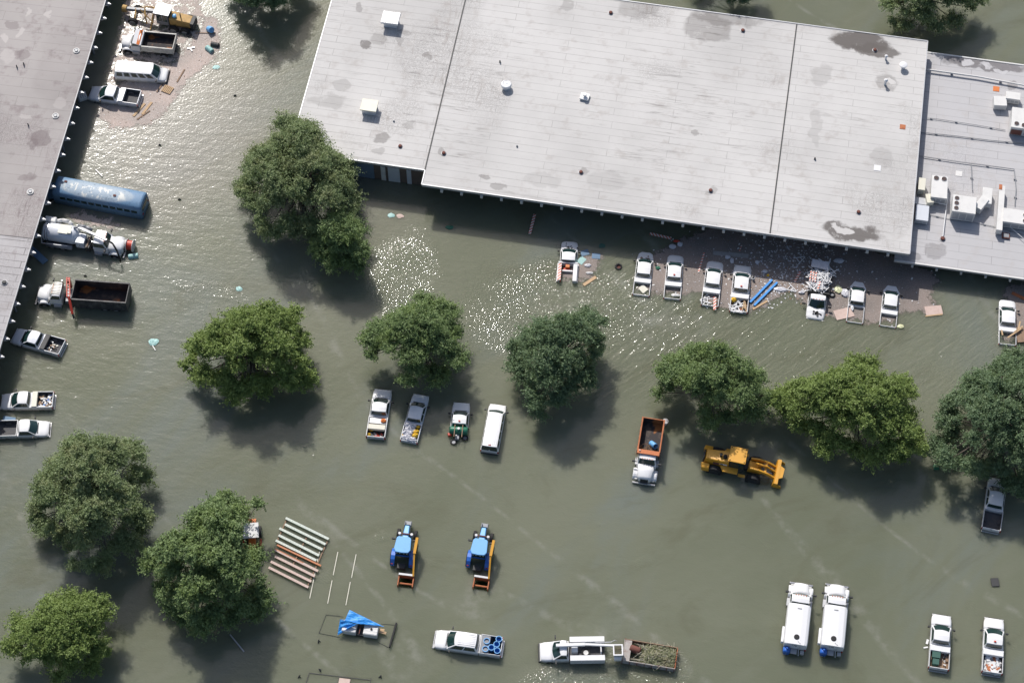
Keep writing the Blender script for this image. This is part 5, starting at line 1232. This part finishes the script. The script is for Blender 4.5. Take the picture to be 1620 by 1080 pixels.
# ================= generator trailer under the tarp
c = P(570,997,0); hd = R(-9)
t = empty('generator_trailer', 'trailer with two white tank cubes and black rails under a blue tarp', 'trailer', (c.x,c.y,-.55), hd)
for x, nm in ((-.95,'tank'), (1.15,'tank')):
    q = part(MB().box(x-.75,x+.65,-.6,.6,.55,1.35), nm, 'offwhite', t, bevel=.08)
    m = MB()
    for i in range(4): m.box(x-.70,x+.60,-.5+i*.29,-.46+i*.29,1.345,1.37)
    part(m, 'rib', 'white', q); part(MB().lathe([(.12,1.36),(.12,1.42)], 10, Matrix.Translation((x,0,0))), 'lid', 'black', q)
part(MB().box(-.28,.38,-.62,.62,.55,.9), 'motor', 'dark', t); part(MB().cbox((.05,0,1.3),(.07,1.25,.08)), 'frame_bar', 'rusted', t)
m = MB(); m.path([(-3.9,-.9,.56),(-3.6,1.1,.56),(-1.9,1.15,.56)], .03, 5); m.path([(-3.9,-.9,.56),(-1.8,-1.0,.56)], .03, 5); part(m, 'drawbar', 'dark', t)
part(MB().beam((3.15,-1.3,.72),(3.35,1.25,.72),.16,.3), 'ramp', 'black', t)
m = MB(); m.path([(1.9,-.9,.57),(3.1,-1.3,.57)], .025, 5); m.path([(1.9,1.0,.57),(3.3,1.1,.57)], .025, 5); part(m, 'side_rail', 'dark', t)
# tarp: two folds
m = MB(); n = 16; rr = random.Random(4)
def fold(pts, zs):
    a, b, c_ = [P(*p, z-.0) for p, z in zip(pts, zs)]
    vs = []; fs = []; idx = {}
    for i in range(n+1):
        for j in range(n+1-i):
            u, v = i/n, j/n; p = a*(1-u-v)+b*u+c_*v; e = min(u, v, 1-u-v)
            p = p+Vector((0,0, .07*math.sin(u*17+v*5)*min(1,e*6)+rr.uniform(-.02,.02))); idx[i,j] = len(vs); vs.append(p)
    for i in range(n):
        for j in range(n-i):
            fs.append((idx[i,j], idx[i+1,j], idx[i,j+1]))
            if j < n-i-1: fs.append((idx[i+1,j], idx[i+1,j+1], idx[i,j+1]))
    m.add(vs, fs)
fold([(553,964),(608,991),(545,982)], [1.0,.85,1.05]); fold([(538,979),(608,990),(566,986)], [1.12,.87,1.2]); fold([(534,1004),(538,979),(563,987)], [.35,1.1,1.18]); fold([(534,1004),(566,986),(552,992)], [.35,1.2,1.1])
o = m.build('tarp', 'tarp'); tag(o, 'bright blue tarp sheet half pulled off two white tanks', 'tarp')
sm = o.modifiers.new('thick', 'SOLIDIFY'); sm.thickness = .02
plank((598,998), (611,1001), .25, 'yellowish board at the right of the tarped tanks', z=.35)
plank((599,995), (608,996), .2, 'short pale board behind the yellowish board by the tarped tanks', z=.35)
for px, py, lab in ((505,1015,'small dark stub poking up left of the tarped trailer'), (474,1071,'small dark stub at the bottom edge left of the sunken rails'), (507,1060,'tiny bluish stub above the sunken rails at the bottom edge'), (602,1071,'small dark stub right of the sunken rails at the bottom edge')):
    m = MB(); m.beam((-.15,0,0),(.12,.1,.25),.1,.1); m.beam((.1,-.1,0),(-.05,.1,.2),.08,.08); thing(m, 'post_stub', 'dark', lab, 'stub', P(px,py,0), rnd.uniform(0,3))
m = MB(); a = P(489,1063,.02); 
for p, q in (((489,1064),(585,1075)), ((489,1064),(483,1084)), ((587,1072),(585,1084))): m.beam(P(*p,.03), P(*q,.03), .06, .08)
tag(m.build('sunken_frame', 'dark'), 'dark rails of a sunken frame breaking the surface at the bottom edge', 'frame')
thing(MB().box(-.55,.55,-.35,.35,0,.2), 'crate', 'pink', 'faded red crate lying inside the sunken rails at the bottom edge', 'crate', P(545,1079,-.1), R(-8), bevel=.04)

# ================= steel beams in a row
z6 = lambda x, y: (380+x/6, 780+y/6)
beams = [((432,232),(840,432),'lime','uppermost dull pale beam of the row beside the leafy tree'), ((425,292),(810,482),'lime','second beam from the top, pale and blotched'),
  ((372,330),(780,532),'lime','third pale beam from the top, brightest at its left end'), ((365,395),(748,588),'lime','fourth pale beam from the top in the row'),
  ((338,445),(722,635),'lime','fifth pale beam just above the thin orange beam'), ((350,488),(766,685),'obeam','thin all orange beam in the middle of the row'),
  ((325,530),(738,735),'pink','pink beam with an orange stripe below the thin orange beam'), ((330,595),(708,785),'pink','third beam from the bottom, pink, half under leaves'),
  ((290,645),(675,835),'pink','second beam from the bottom, faded pink'), ((270,700),(647,890),'pink','lowest pink beam of the row beside the tree')]
for a, b, mt, lab in beams:
    a = z6(*a); b = z6(*b); p = P(*a, .30); q = P(*b, .30); c = (p+q)/2; L_ = (q-p).length; hdg = math.atan2((q-p).y, (q-p).x)
    w_ = .16 if mt == 'obeam' else .24
    t = empty('steel_beam', lab, 'beam', c, hdg, group='steel beams laid side by side')
    m = MB(); m.box(-L_/2,L_/2,-w_/2,w_/2,-.02,.0); m.box(-L_/2,L_/2,-w_/2,-w_/2+.03,-.16,-.021); m.box(-L_/2,L_/2,w_/2-.03,w_/2,-.16,-.021)
    part(m, 'profile', mt, t)
    m = MB()
    for i in range(int(L_/.3)): m.cbox((-L_/2+.2+i*.3, 0, .003), (.07,.04,.005))
    part(m, 'slot', 'grey', t)
    if 'pink beam with' in lab: part(MB().box(-L_/2,.8,w_/2-.09,w_/2,.001,.006), 'stripe', 'obeam', t)
for a, b in ((( 365,420),(470,360)), ):
    pass
m = MB()
for a, b in (((345,470),(440,250)), ((640,880),(835,440)), ((490,700),(640,400))):
    m.beam(P(*z6(*a),.06), P(*z6(*b),.06), .12,.14)
tag(m.build('bearer_rack', 'oldwood'), 'low timber bearers under the row of steel beams', 'rack')
for i, (a, b, lab) in enumerate([((755,540),(660,995),'thin pale pole along the right ends of the beams'), ((927,555),(883,775),'upper left of four thin pale poles right of the beams'),
     ((1100,578),(1057,800),'upper right of four thin pale poles right of the beams'), ((872,825),(830,1045),'lower left of four thin pale poles right of the beams'), ((1045,840),(1003,1060),'lower right of four thin pale poles right of the beams')]):
    plank(z6(*a), z6(*b), .07, lab, 'cream', .05, .035, 'pole', 'pole', 'thin pale poles in the water')

# ================= loads in the pickup beds
def rubble(t, x0, x1, y, z, n, cols, lab, seed, s=.16, name='scrap_heap', cat='scrap'):
    """a heap of small odds and ends: one countless pile"""
    rr = random.Random(seed); base = on(t, (x0+x1)/2, 0, z); hd = t.rotation_euler.z; root = None
    for ci, c in enumerate(cols):
        m = MB()
        for i in range(n//len(cols)):
            a = rr.uniform(0, 3.14); m.cbox((rr.uniform(x0,x1)-(x0+x1)/2, rr.uniform(-y,y), rr.uniform(.02,.22)), (rr.uniform(.3,2.2)*s, rr.uniform(.3,1.0)*s, rr.uniform(.02,.10)), a)
        if root is None: root = thing(m, name, c, lab, cat, base, hd)
        else: part(m, 'loose_piece', c, root)
    struct(root, 'stuff'); return root
x0, x1 = pkB['bx1']+.15, pkB['bx0']-.75
rubble(pkB, x0+.6, x1, .6, .82, 26, ['cream','white','dark','oldwood'], 'tools and boards in the bed of the askew silver pickup', 2)
rubble(pkC, pkC['bx1']+.2, pkC['bx0']-.8, .75, .82, 50, ['white','offwhite','oldwood','pblue','pine'], 'white bags and odds in the bed of the upper left edge pickup', 3, .24)
plank((5,661),(24,664), .5, 'thin grey sheet in the bed of the pickup at the left edge', 'steelblue', z=.35)
rubble(pkE, pkE['bx1']+.2, pkE['bx0']-1.8, .75, .82, 24, ['grey','offwhite','red','dark'], 'jumbled hoses and tools in the bed with the yellow cooler', 4, .2)
t = empty('drink_cooler', 'round yellow drink cooler with a white lid in the first pickup of the middle row', 'cooler', on(pkE, pkE['bx1']+1.1, .6, .82), 0)
part(MB().lathe([(.26,0),(.3,.05),(.3,.45)], 16), 'drum', 'byellow', t); part(MB().lathe([(.31,.45),(.31,.53),(.2,.57)], 16), 'lid', 'offwhite', t)
blob(on(pkE, pkE['bx1']+.35, .72, .95), 'bright yellow jug in the bed corner beside the red cloth', 'jug', 'byellow', (.2,.16,.2), 8, 'jug')
blob(on(pkE, pkE['bx1']+.35, -.05, .85), 'crumpled red cloth at the tailgate of the first middle row pickup', 'cloth', 'red', (.35,.3,.1), 9, 'cloth')
tyre_thing(on(pkE, pkE['bx1']+.95, -.35, .82), 'spare wheel lying in the bed of the first middle row pickup', .33, .2)
blob(on(pkE, pkE['bx0']-.4, -.6, 1.35), 'orange coil behind the cab of the first middle row pickup', 'coil', 'orange', (.28,.22,.12), 10, 'hose_coil')
# silver pickup F
bx0, bx1 = pkF['bx0']-.2, pkF['bx1']+.2
k = 0
for fx, fy, sz, sd in ((.05,.5,.42,1),(.05,-.05,.36,2),(.3,.35,.45,3),(.35,-.1,.3,4),(.55,.2,.42,5),(.6,.65,.35,6),(.78,.3,.4,7),(.9,.62,.32,8),(.92,.1,.38,9),(.95,-.4,.38,10)):
    blob(on(pkF, bx0+(bx1-bx0)*fx, fy, 1.05), 'white bag of litter in the heap on the silver blue pickup', 'bag', 'bag', (sz,sz*.85,.28), 30+sd, group='white bags on the silver blue pickup')
for fx, fy, lab in ((.05,-.62,'small yellow jug in the front corner of the bag filled bed'), (.38,-.55,'larger yellow barrel on its side among the white bags'), (.62,-.55,'lower yellow barrel near the tailgate of the bag filled bed')):
    q = .2 if fx < .1 else .32; blob(on(pkF, bx0+(bx1-bx0)*fx, fy, 1.15), lab, 'barrel', 'byellow', (q,q*.9,q*.7), 50, 'jug' if fx < .1 else 'barrel')
blob(on(pkF, bx0+(bx1-bx0)*.75, .75, 1.2), 'yellow scrap at the left wall of the bag filled bed', 'bag', 'byellow', (.2,.25,.1), 55, 'plastic_bag')
blob(on(pkF, bx0+(bx1-bx0)*.93, .78, 1.05), 'red scrap in the rear corner of the bag filled bed', 'bag', 'red', (.14,.2,.1), 56, 'plastic_bag')
# S, T
for fx, lab in ((-1.5,'larger dark green bin in the bed of the lower right pickup'), (-2.25,'smaller dark green bin by the tailgate of the lower right pickup')):
    t = empty('bin', lab, 'bin', on(pkS, fx+(.0), .33, .82), pkS.rotation_euler.z); s_ = .33 if fx > -2 else .26
    part(MB().box(-s_,s_,-s_*1.15,s_*1.15,0,.55), 'tub', 'dgreen', t, bevel=.04); part(MB().box(-s_-.03,s_+.03,-s_*1.2,s_*1.2,.55,.6), 'lid', 'teal' if False else 'dgreen', t, bevel=.03)
rubble(pkS, -2.6, -1.0, .25, .82, 20, ['offwhite','white'], 'white flecks of litter beside the two green bins', 12, .1).location = on(pkS, -1.8, -.5, .82)
rubble(pkT, -2.65, -1.15, .72, .85, 110, ['white','offwhite','white','grey','offwhite','rust'], 'heap of white and orange scraps filling the corner pickup bed', 13, .35)
# crew pickup barrels
for i, (x, y, lab) in enumerate([(-1.75,.52,'blue open barrel nearest the cab on the far side, dark inside'), (-2.3,.28,'blue open barrel in the middle of the far row'), (-2.9,.52,'blue open barrel in the far rear corner with litter in it'),
      (-1.75,-.30,'large blue open barrel nearest the cab on the near side'), (-2.75,-.12,'blue open barrel in the middle by the tailgate'), (-2.88,-.68,'blue open barrel in the near rear corner with a pale rim')]):
    drum(on(pkU, x, y, .8), lab, 'pblue', group='open blue barrels on the crew cab pickup', r=.30, h=.72)
# L, M, Q, J, K, O
def onb(t, fx, fy, z): return on(t, t['bx0']-.7+(t['bx1']-t['bx0']+.7)*fx, fy, z)
for i, (fx, fy, a, lab) in enumerate([(.25,.45,-.9,'upper white barricade leg in the bed of the pickup with an upright board'), (.75,.5,-2.0,'lower white barricade leg in the bed of the pickup with an upright board'), (.5,.6,-1.4,'middle white barricade leg in the bed of the pickup with an upright board')]):
    aframe(onb(pkL, fx, fy, 1.02+.04*i), pkL.rotation_euler.z+math.pi/2+a, lab, size=.85, group='barricade legs in the pickup beds')
barricade_board(((1131),470), (1130.5,490), 'white and red board standing out over the tailgate of the left debris row pickup', z=.3, w=.3)
for i, (fx, fy, a) in enumerate([(.1,.3,1.2),(.15,-.3,2.0),(.45,.2,.7),(.7,.35,2.5),(.75,.6,1.8),(.9,.3,.3)]):
    aframe(onb(pkM, fx, fy, 1.1+.05*i), pkM.rotation_euler.z+a, 'white barricade leg heaped in the bed left of the blue beams', size=.95, group='barricade legs in the bed beside the blue beams')
for i, (fx, fy, a) in enumerate([(.2,-.55,.1),(.45,-.7,.2),(.4,-.45,-.1)]):
    c = onb(pkM, fx, fy, 1.15+.04*i); a += pkM.rotation_euler.z
    m = MB(); m.box(-.7,.7,-.05,.05,0,.06); thing(m, 'plank', 'pine', ['upper','outermost','inner'][i]+' raw timber slat on the right side of the bed beside the blue beams', 'plank', c, a)
blob(onb(pkM, .12, .62, 1.25), 'bright yellow helmet shaped jug in the bed beside the blue beams', 'jug', 'byellow', (.28,.26,.22), 70, 'jug')
blob(onb(pkM, .9, -.3, 1.0), 'pale round bag by the tailgate of the pickup beside the blue beams', 'bag', 'bag', (.35,.3,.12), 71)
blob(onb(pkM, .75, -.15, 1.05), 'orange lump amid the timber beside the blue beams', 'bag', 'rust', (.18,.2,.12), 72)
plank((1013.5,453), (1021.5,461), .75, 'white sheet afloat slantwise in a flooded pickup bed', 'cream', .04, .1, 'sheet', 'sheet')
plank((1063,445), (1075,446), .14, 'white batten across the bed near the litter heap', 'white', .04, .15); plank((1075,446), (1065,454), .12, 'slanting white batten in the bed near the litter heap', 'white', .04, .16)
blob(P(1069,467,.12), 'pale scraps at the tailgate of the pickup near the litter heap', 'bag', 'offwhite', (.5,.18,.08), 73)
blob(P(1348,486,.1), 'small white bag afloat in the open flooded bed', 'bag', 'white', (.16,.42,.1), 74)
for a, b, lab in (((1594,534),(1615,520),'long timber lying across the right edge pickup bed'), ((1584.5,522),(1586,530),'short upright timber in the right edge pickup bed'), ((1611,520),(1614,508),'upright pale timber right of the right edge pickup'), ((1605,525),(1618,516),'second timber crossing the right edge pickup side')):
    plank(a, b, .16, lab, 'pine', .06, .55)
thing(MB().box(-.5,.5,-.9,.9,0,.5), 'crate', 'oldwood', 'dark timber crate right of the right edge pickup bed', 'crate', P(1613,533,-.2), .1)

# ================= floating debris, upper left
drum(P(330,45,.15)-Vector((0,0,.1)), 'bright blue barrel tilted in the debris at the top', 'lblue', False, rot=(.9,.5,.3), r=.36, h=.9)
drum(P(334,70,.1), 'black barrel lying beside the teal barrel', 'dark', False, rot=(0,math.pi/2,-.25), r=.3, h=.95)
drum(P(327,75,.1), 'teal and blue barrel lying beside the black barrel', 'teal', False, rot=(0,math.pi/2,-.75), r=.32, h=.95)
thing(MB().lathe([(.30,0),(.34,.1),(.3,.18),(.15,.12)], 18), 'drum_lid', 'dark', 'dark round lid near the white dump truck tail', 'lid', P(299,56,0))
plank((309,52.5),(341,52.5), .09, 'thin brown pole under the bright blue barrel', 'oldwood'); plank((296,77),(308,75), .16, 'short white batten left of the teal barrel', 'white', z=.08); plank((301,77),(304,81), .1, 'tiny white crosspiece on the short white batten', 'white', z=.12)
t = empty('pallet', 'yellowish slatted pallet on the pink debris below the passenger van', 'pallet', P(265,142,.05), R(-25))
for i in range(6): part(MB().cbox((-.5+i*.2,0,.06),(.14,1.0,.03)), 'slat', 'pine', t)
for y in (-.45,0,.45): part(MB().cbox((0,y,.02),(1.1,.09,.05)), 'bearer', 'oldwood', t)
for a, b, lab in (((248,146),(266,121),'long dark board beside the nose of the passenger van'), ((280,130),(292,110),'lone brown board at the debris edge right of the van'), ((211,184),(229,164),'wide pale board below the silver pickup'),
        ((225,181),(240,162),'thin brown board parallel to the wide pale board'), ((217,189),(237,175),'lowest brown board on the pink debris')):
    plank(a, b, .16 if 'wide' not in lab else .28, lab, 'oldwood' if 'pale' not in lab else 'pine')
t = empty('crate', 'white slatted plastic crate floating at the nose of the silver pickup', 'crate', P(130,155,.0), .4)
part(MB().box(-.55,.55,-.5,.5,-.1,.45), 'tub', 'offwhite', t, bevel=.04)
m = MB()
for i in range(4):
    for j in range(4): m.cbox((-.36+i*.24,-.33+j*.22,.455),(.11,.11,.01))
part(m, 'hole', 'grey', t)
for a, b, w_, mt, lab in (((151,268),(162,279),.14,'offwhite','pale stick afloat above the blue bus'), ((47,392),(72,415),.75,'steelblue','dark slatted ladder like panel slanting in the shed shade')):
    plank(a, b, w_, lab, mt, z=.12)
blob(P(243,541,.0), 'pale green sheet of plastic floating in the open water', 'plastic sheet', 'teal', (.55,.42,.08), 90, 'plastic_sheet')
plank((241,546),(246,554), .10, 'white stick trailing from the pale green plastic', 'offwhite', z=.05)
for px, py, lab in ((284,316,'tiny bird like dark float left of the tall olive tree'), (372,152,'small dark float between the shed and the white roof'), (253,230,'small dark float below the pink debris edge'), (135,437,'small dark scrap above the dark container')):
    blob(P(px,py,.0), lab, 'float', 'dark', (.18,.1,.12), px, 'driftwood')
blob(P(378,457,0), 'pale scrap of plastic afloat above the yellowish green tree', 'bag', 'teal', (.35,.3,.05), 91); blob(P(342,107,0), 'dull teal patch of plastic in the debris right of the van', 'bag', 'teal', (.4,.3,.04), 92)
t = plank((364,1003),(386,1030), .12, 'pale log floating below the leafy tree', 'lgrey', z=.03)
thing(MB().box(-.38,.38,-.45,.45,-.05,.12), 'tray', 'dark', 'dark square tray floating in the lower right open water', 'tray', P(1574,921,0), .05, bevel=.03)
thing(MB().box(-.28,.28,-.28,.28,-.1,.08), 'box', 'green', 'small green box floating between the light tree and the dark tree', 'box', P(1481,739,0), .1, bevel=.03)
thing(MB().box(-.3,.3,-.2,.2,-.1,.15), 'box', 'dark', 'small dark box floating between the spreading tree and the light tree', 'box', P(1213,652,0), .1, bevel=.03)
plank((1466,1018),(1468,1011), .22, 'short white board floating left of the pickup with green bins', 'white', .06, .1); plank((1461,1024),(1468,1023), .14, 'white stick at the foot of the short white board', 'white', .06, .06)
# ================= floating debris, right row
barricade_board((1028,369.5), (1062,377), 'striped board floating in the shade above the two left debris pickups')
barricade_board((846,339), (838,370), 'striped board floating alone in the shade of the white roof')
barricade_board((1114,378+22), (1105,431), 'striped board beside the nose of the pickup with an upright board', w=.16)
barricade_board((1173.5,388),(1170,397), 'short striped board in the dark litter above the pickups', w=.12)
plank((1128,400),(1184,405), .5, 'long grey plank afloat before two pickup noses', 'concrete', .05, .03)
plank((923,451),(943,438), .35, 'raw yellow plank at the corner of the utility truck debris', 'pine')
tyre_thing(P(978.5,423,-.1), 'lone tyre afloat between the utility truck and the pickups', .40, .26, rot=(.15,0,0), inner='rusted')
for a, b, lab in (((1186.5,478),(1221.5,442.5),'left one of two long blue beams beside the timber filled pickup'), ((1193,483),(1229.5,446.5),'right one of two long blue beams beside the timber filled pickup')):
    plank(a, b, .22, lab, 'tarp', .1, .15, 'blue_beam', 'beam', 'long blue beams')
plank((1191,489),(1214,476), .22, 'raw plank below the lower ends of the blue beams', 'pine'); plank((1540-287,411),(1268,409), .1, 'white stick', 'white') if False else None
aframe(P(1266,410,.06), R(-60), 'open white V shaped leg floating above the litter field', size=.95, group='loose barricade legs')
aframe(P(1252,457,.06), R(-125), 'white barricade leg floating left of the flatbed truck cab', size=.95, group='loose barricade legs')
plank((1272,461),(1286,454), .14, 'white batten reaching from the flatbed truck cab', 'white', .05, .08)
barricade_board((1257,446),(1266,430), 'dirty white barricade board standing in the litter field', w=.22)
for px, py, d, mt, lab, cat in [(1235,458,(.75,.28,.1),'bag','long crumpled white bag right of the blue beams','bag'), (1210,430,(.28,.2,.15),'bag','small white bag above the yellow cap','bag'), (1215,436,(.14,.16,.12),'byellow','yellow cap floating above the blue beams','cap'),
      (1198,415,(.25,.2,.12),'bag','grey white bag right of the two pickup noses','bag'), (1326,488.5-30,(.42,.5,.12),'ybag','pale yellow bag right of the barricade heap','bag'), (1337,464,(.45,.5,.15),'bag','bluish white bag beside the pickup with the open bed','bag'),
      (1327,413,(.55,.3,.15),'bag','pale litter bundle at the upper right of the barricade heap','bundle'), (1425,517,(.35,.25,.1),'ybag','yellow green bag at the tail of the farthest right debris pickup','bag'),
      (1268,463,(.35,.2,.12),'bag','white bag left of the flatbed truck cab','bag'), (1151,407,(.3,.25,.12),'bag','blue white bag between the two pickup noses','bag'), (1158,413,(.2,.35,.12),'bag','white litter lump just right of a pickup nose','bag'),
      (1064,391,(.35,.3,.15),'bag','left lump of the litter heap before the pickup','bag'), (1076,387,(.3,.3,.15),'bag','right lump of the litter heap before the pickup','bag'), (1070,382,(.35,.15,.12),'red','red cap on the litter heap before the pickup','bag'),
      (930,420,(.35,.2,.08),'bag','white scrap right of the utility truck lockers','bag'), (932,432,(.4,.15,.08),'offwhite','dark edged white scrap below the other scrap by the utility truck','bag'), (1191,456-16,(.2,.2,.1),'white','white scrap beside the door of the pickup left of the blue beams','bag'),
      (1041,424,(.25,.2,.1),'green','green scrap between the two left debris pickups','bag'), (952,389,(.35,.3,.03),'dgreen','sunken green sheet right of the utility truck nose','sheet'), (711,360,(.45,.25,.05),'green','green float in the shade edge below the white roof','float'),
      (619,341,(.35,.3,.03),'teal','pale teal sheet beside a pink sheet near the tall tree','sheet'), (633,342,(.4,.28,.03),'pink','pale pink sheet near the tall tree','sheet'), (1318,410+48,(.15,.15,.1),'white','white scrap by the tyre behind the flatbed truck cab','bag')]:
    blob(P(px,py,.02), lab, cat, mt, d, px+py, 'plastic_sheet' if 'sheet' in cat else 'plastic_bag')
tyre_thing(P(1316,467,-.05), 'dark tyre behind the right corner of the flatbed truck cab', .36, .22)
thing(MB().box(-.9,.9,-.55,.55,-.02,.05), 'board', 'pink', 'pinkish board floating at the far right end of the debris', 'board', P(1477,491,.03), R(6))
thing(MB().box(-1.0,1.0,-.6,.6,-.02,.05), 'board', 'pink', 'flat pinkish board right of the flatbed truck nose', 'board', P(1335,496,.03), R(15))
plank((1464,500),(1491,497), .15, 'narrow pale plank under the pinkish board at the far right', 'pine')
plank((1609-8,463),(1632,478), .35, 'rusty brown plank in the shade beyond the right edge pickup', 'rust', .08, .05)
for px, py, s_, a, lab in ((896,410+11,0,0,''),):
    pass
for px, py, a, mt, lab in ((925,400,.3,'steelblue','upper sunken blue grey sheet right of the utility truck'), (943,405,-.1,'steelblue','farthest sunken blue grey sheet right of the utility truck'), (920,412,.9,'teal','lower sunken teal sheet touching the utility truck')):
    thing(MB().box(-.45,.45,-.35,.35,-.02,.02), 'plastic_sheet', mt, lab, 'sheet', P(px,py,.02), a)
# litter on hoods
def hood_dirt(t, lab, x=2.1, y=0, seed=1, n=12, col='oldwood'):
    rr = random.Random(seed); m = MB()
    for i in range(n): m.cbox((rr.gauss(0,.18), rr.gauss(0,.38), .015), (rr.uniform(.05,.25), rr.uniform(.05,.2), .03), rr.uniform(0,3))
    thing(m, 'leaf_litter', col, lab, 'litter', on(t, x, y, 1.22), t.rotation_euler.z)
hood_dirt(pkJ, 'brown leaf litter on the hood of the pickup with a white sheet in its bed', 1.95, -.2, 5, 16)
hood_dirt(stake, 'rust brown litter under the windscreen of the flatbed truck facing down', 2.05, 0, 6, 22, 'rust')
hood_dirt(stake, 'dark litter on the hood of the flatbed truck facing down', 2.6, 0, 7, 22, 'dark')
hood_dirt(pkI, 'dark wet litter on the hood of the utility truck', 2.0, 0, 8, 14, 'dark')

# ================= floating film and litter: nobody could count it
def inside(p, poly):
    c = False; j = len(poly)-1
    for i in range(len(poly)):
        (x1,y1),(x2,y2) = poly[i], poly[j]
        if (y1 > p[1]) != (y2 > p[1]) and p[0] < (x2-x1)*(p[1]-y1)/(y2-y1)+x1: c = not c
        j = i
    return c
def edged(p, poly):
    d = 1e9; j = len(poly)-1
    for i in range(len(poly)):
        ax, ay = poly[j]; bx, by = poly[i]; vx, vy = bx-ax, by-ay; L2 = vx*vx+vy*vy
        t_ = max(0, min(1, ((p[0]-ax)*vx+(p[1]-ay)*vy)/L2)) if L2 else 0
        d = min(d, math.hypot(p[0]-ax-vx*t_, p[1]-ay-vy*t_)); j = i
    return d
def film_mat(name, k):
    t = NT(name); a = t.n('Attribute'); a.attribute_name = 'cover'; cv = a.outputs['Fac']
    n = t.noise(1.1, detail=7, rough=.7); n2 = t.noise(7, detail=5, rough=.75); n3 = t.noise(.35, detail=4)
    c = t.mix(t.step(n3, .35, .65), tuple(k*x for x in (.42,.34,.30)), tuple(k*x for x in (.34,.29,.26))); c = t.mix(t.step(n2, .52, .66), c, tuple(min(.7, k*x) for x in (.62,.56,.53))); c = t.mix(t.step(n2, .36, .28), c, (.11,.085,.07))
    t.put(t.b.inputs['Base Color'], c); t.b.inputs['Roughness'].default_value = .7; t.bump(t.math('MULTIPLY', n2, .03), 1, 1)
    al = t.math('ADD', cv, t.math('MULTIPLY', t.math('SUBTRACT', n, .5), 1.9)); al = t.step(al, .30, .62, 0, .93)
    al = t.math('MULTIPLY', al, t.step(t.math('ADD', n2, t.math('MULTIPLY', cv, .3)), .40, .62, .45, 1.0))
    tr = t.n('BsdfTransparent'); ms = t.n('MixShader'); t.put(ms.inputs[0], al); t.put(ms.inputs[1], tr.outputs[0]); t.put(ms.inputs[2], t.b.outputs[0])
    t.t.links.new(ms.outputs[0], t.t.nodes['Material Output'].inputs[0]); return t.m
FM = film_mat('floating_mulch_film', 1.12); FMD = film_mat('wet_shaded_mulch_film', .62)  # second copy darker: roof shade and wetness put into the film colour
def film(name, lab, polys, z=.012, cell=.28, fade=1.6, mat=None):
    m = MB(); cov = []
    for poly, k in polys:
        w_ = [tuple(P(x, y, z)[:2]) for x, y in poly]; xs = [p[0] for p in w_]; ys = [p[1] for p in w_]
        nx = int((max(xs)-min(xs))/cell)+2; ny = int((max(ys)-min(ys))/cell)+2; idx = {}
        def vid(i, j):
            if (i, j) not in idx:
                p = (min(xs)+i*cell, min(ys)+j*cell); idx[i,j] = len(m.v); m.v.append((p[0], p[1], z)); cov.append(min(1, edged(p, w_)/fade)*k if inside(p, w_) else 0)
            return idx[i,j]
        for i in range(nx):
            for j in range(ny):
                if inside((min(xs)+(i+.5)*cell, min(ys)+(j+.5)*cell), w_): m.f.append((vid(i,j), vid(i+1,j), vid(i+1,j+1), vid(i,j+1)))
        z += .001
    o = m.build(name, mat or FM); at = o.data.attributes.new('cover', 'FLOAT', 'POINT'); at.data.foreach_set('value', cov)
    tag(o, lab, 'debris film'); struct(o, 'stuff'); return o
pL = [(148,140),(148,192),(172,210),(208,209),(242,204),(266,188),(284,160),(302,132),(338,104),(356,82),(358,50),(350,22),(318,20),(305,50),(270,92),(205,98),(180,130)]
pV = [(150,135),(158,100),(175,40),(185,-15),(330,-15),(345,20),(320,60),(290,100),(240,130),(190,150)]
film('floating_debris', 'pink brown film of floating mulch around the vehicles at the upper left', [(pL, 1.0), (pV, .50), ([(92,345),(118,322),(185,338),(206,352),(190,372),(120,362)], .8), ([(170,408),(205,405),(222,418),(196,428),(172,424)], .5)])
pR = [(1000,400),(1035,392),(1100,358),(1130,350),(1180,352),(1260,356),(1340,372),(1420,398),(1470,418),(1500,440),(1482,470),(1494,490),(1480,502),(1430,503),(1414,520),(1380,520),(1350,514),(1300,508),(1264,486),(1250,472),(1234,482),(1215,494),(1190,503),(1160,502),(1120,486),(1104,472),(1083,476),(1046,472),(1000,466)]
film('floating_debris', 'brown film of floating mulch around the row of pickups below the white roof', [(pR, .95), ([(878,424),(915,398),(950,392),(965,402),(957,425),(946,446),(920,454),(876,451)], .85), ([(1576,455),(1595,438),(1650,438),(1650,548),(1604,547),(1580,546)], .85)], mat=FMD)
def litter(name, lab, poly, n, seed, mats, smin=.03, smax=.14, bias=None):
    rr = random.Random(seed); xs = [p[0] for p in poly]; ys = [p[1] for p in poly]; root = None
    for mi, mt in enumerate(mats):
        m = MB(); k = 0
        while k < n//len(mats):
            if bias and rr.random() < .75: p = (rr.gauss(*bias[0]), rr.gauss(*bias[1]))
            else: p = (rr.uniform(min(xs),max(xs)), rr.uniform(min(ys),max(ys)))
            if not inside(p, poly): continue
            s_ = rr.uniform(smin, smax)*rr.uniform(.5,1.2); q = P(p[0], p[1], .035); m.cbox(q, (s_*rr.uniform(.7,2), s_, .03), rr.uniform(0,3)); k += 1
        o = m.build(name, mt, root)
        if root is None: root = o; tag(o, lab, 'litter'); struct(o, 'stuff')
    return root
litter('floating_litter', 'countless white bits floating around the row of pickups', pR, 1300, 1, ['white','offwhite','bag','oldwood','bag'], .03, .15, bias=((1245,45),(425,32)))
litter('floating_litter', 'countless pale bits floating at the upper left', pL, 420, 2, ['offwhite','pink','oldwood'], .02, .09)
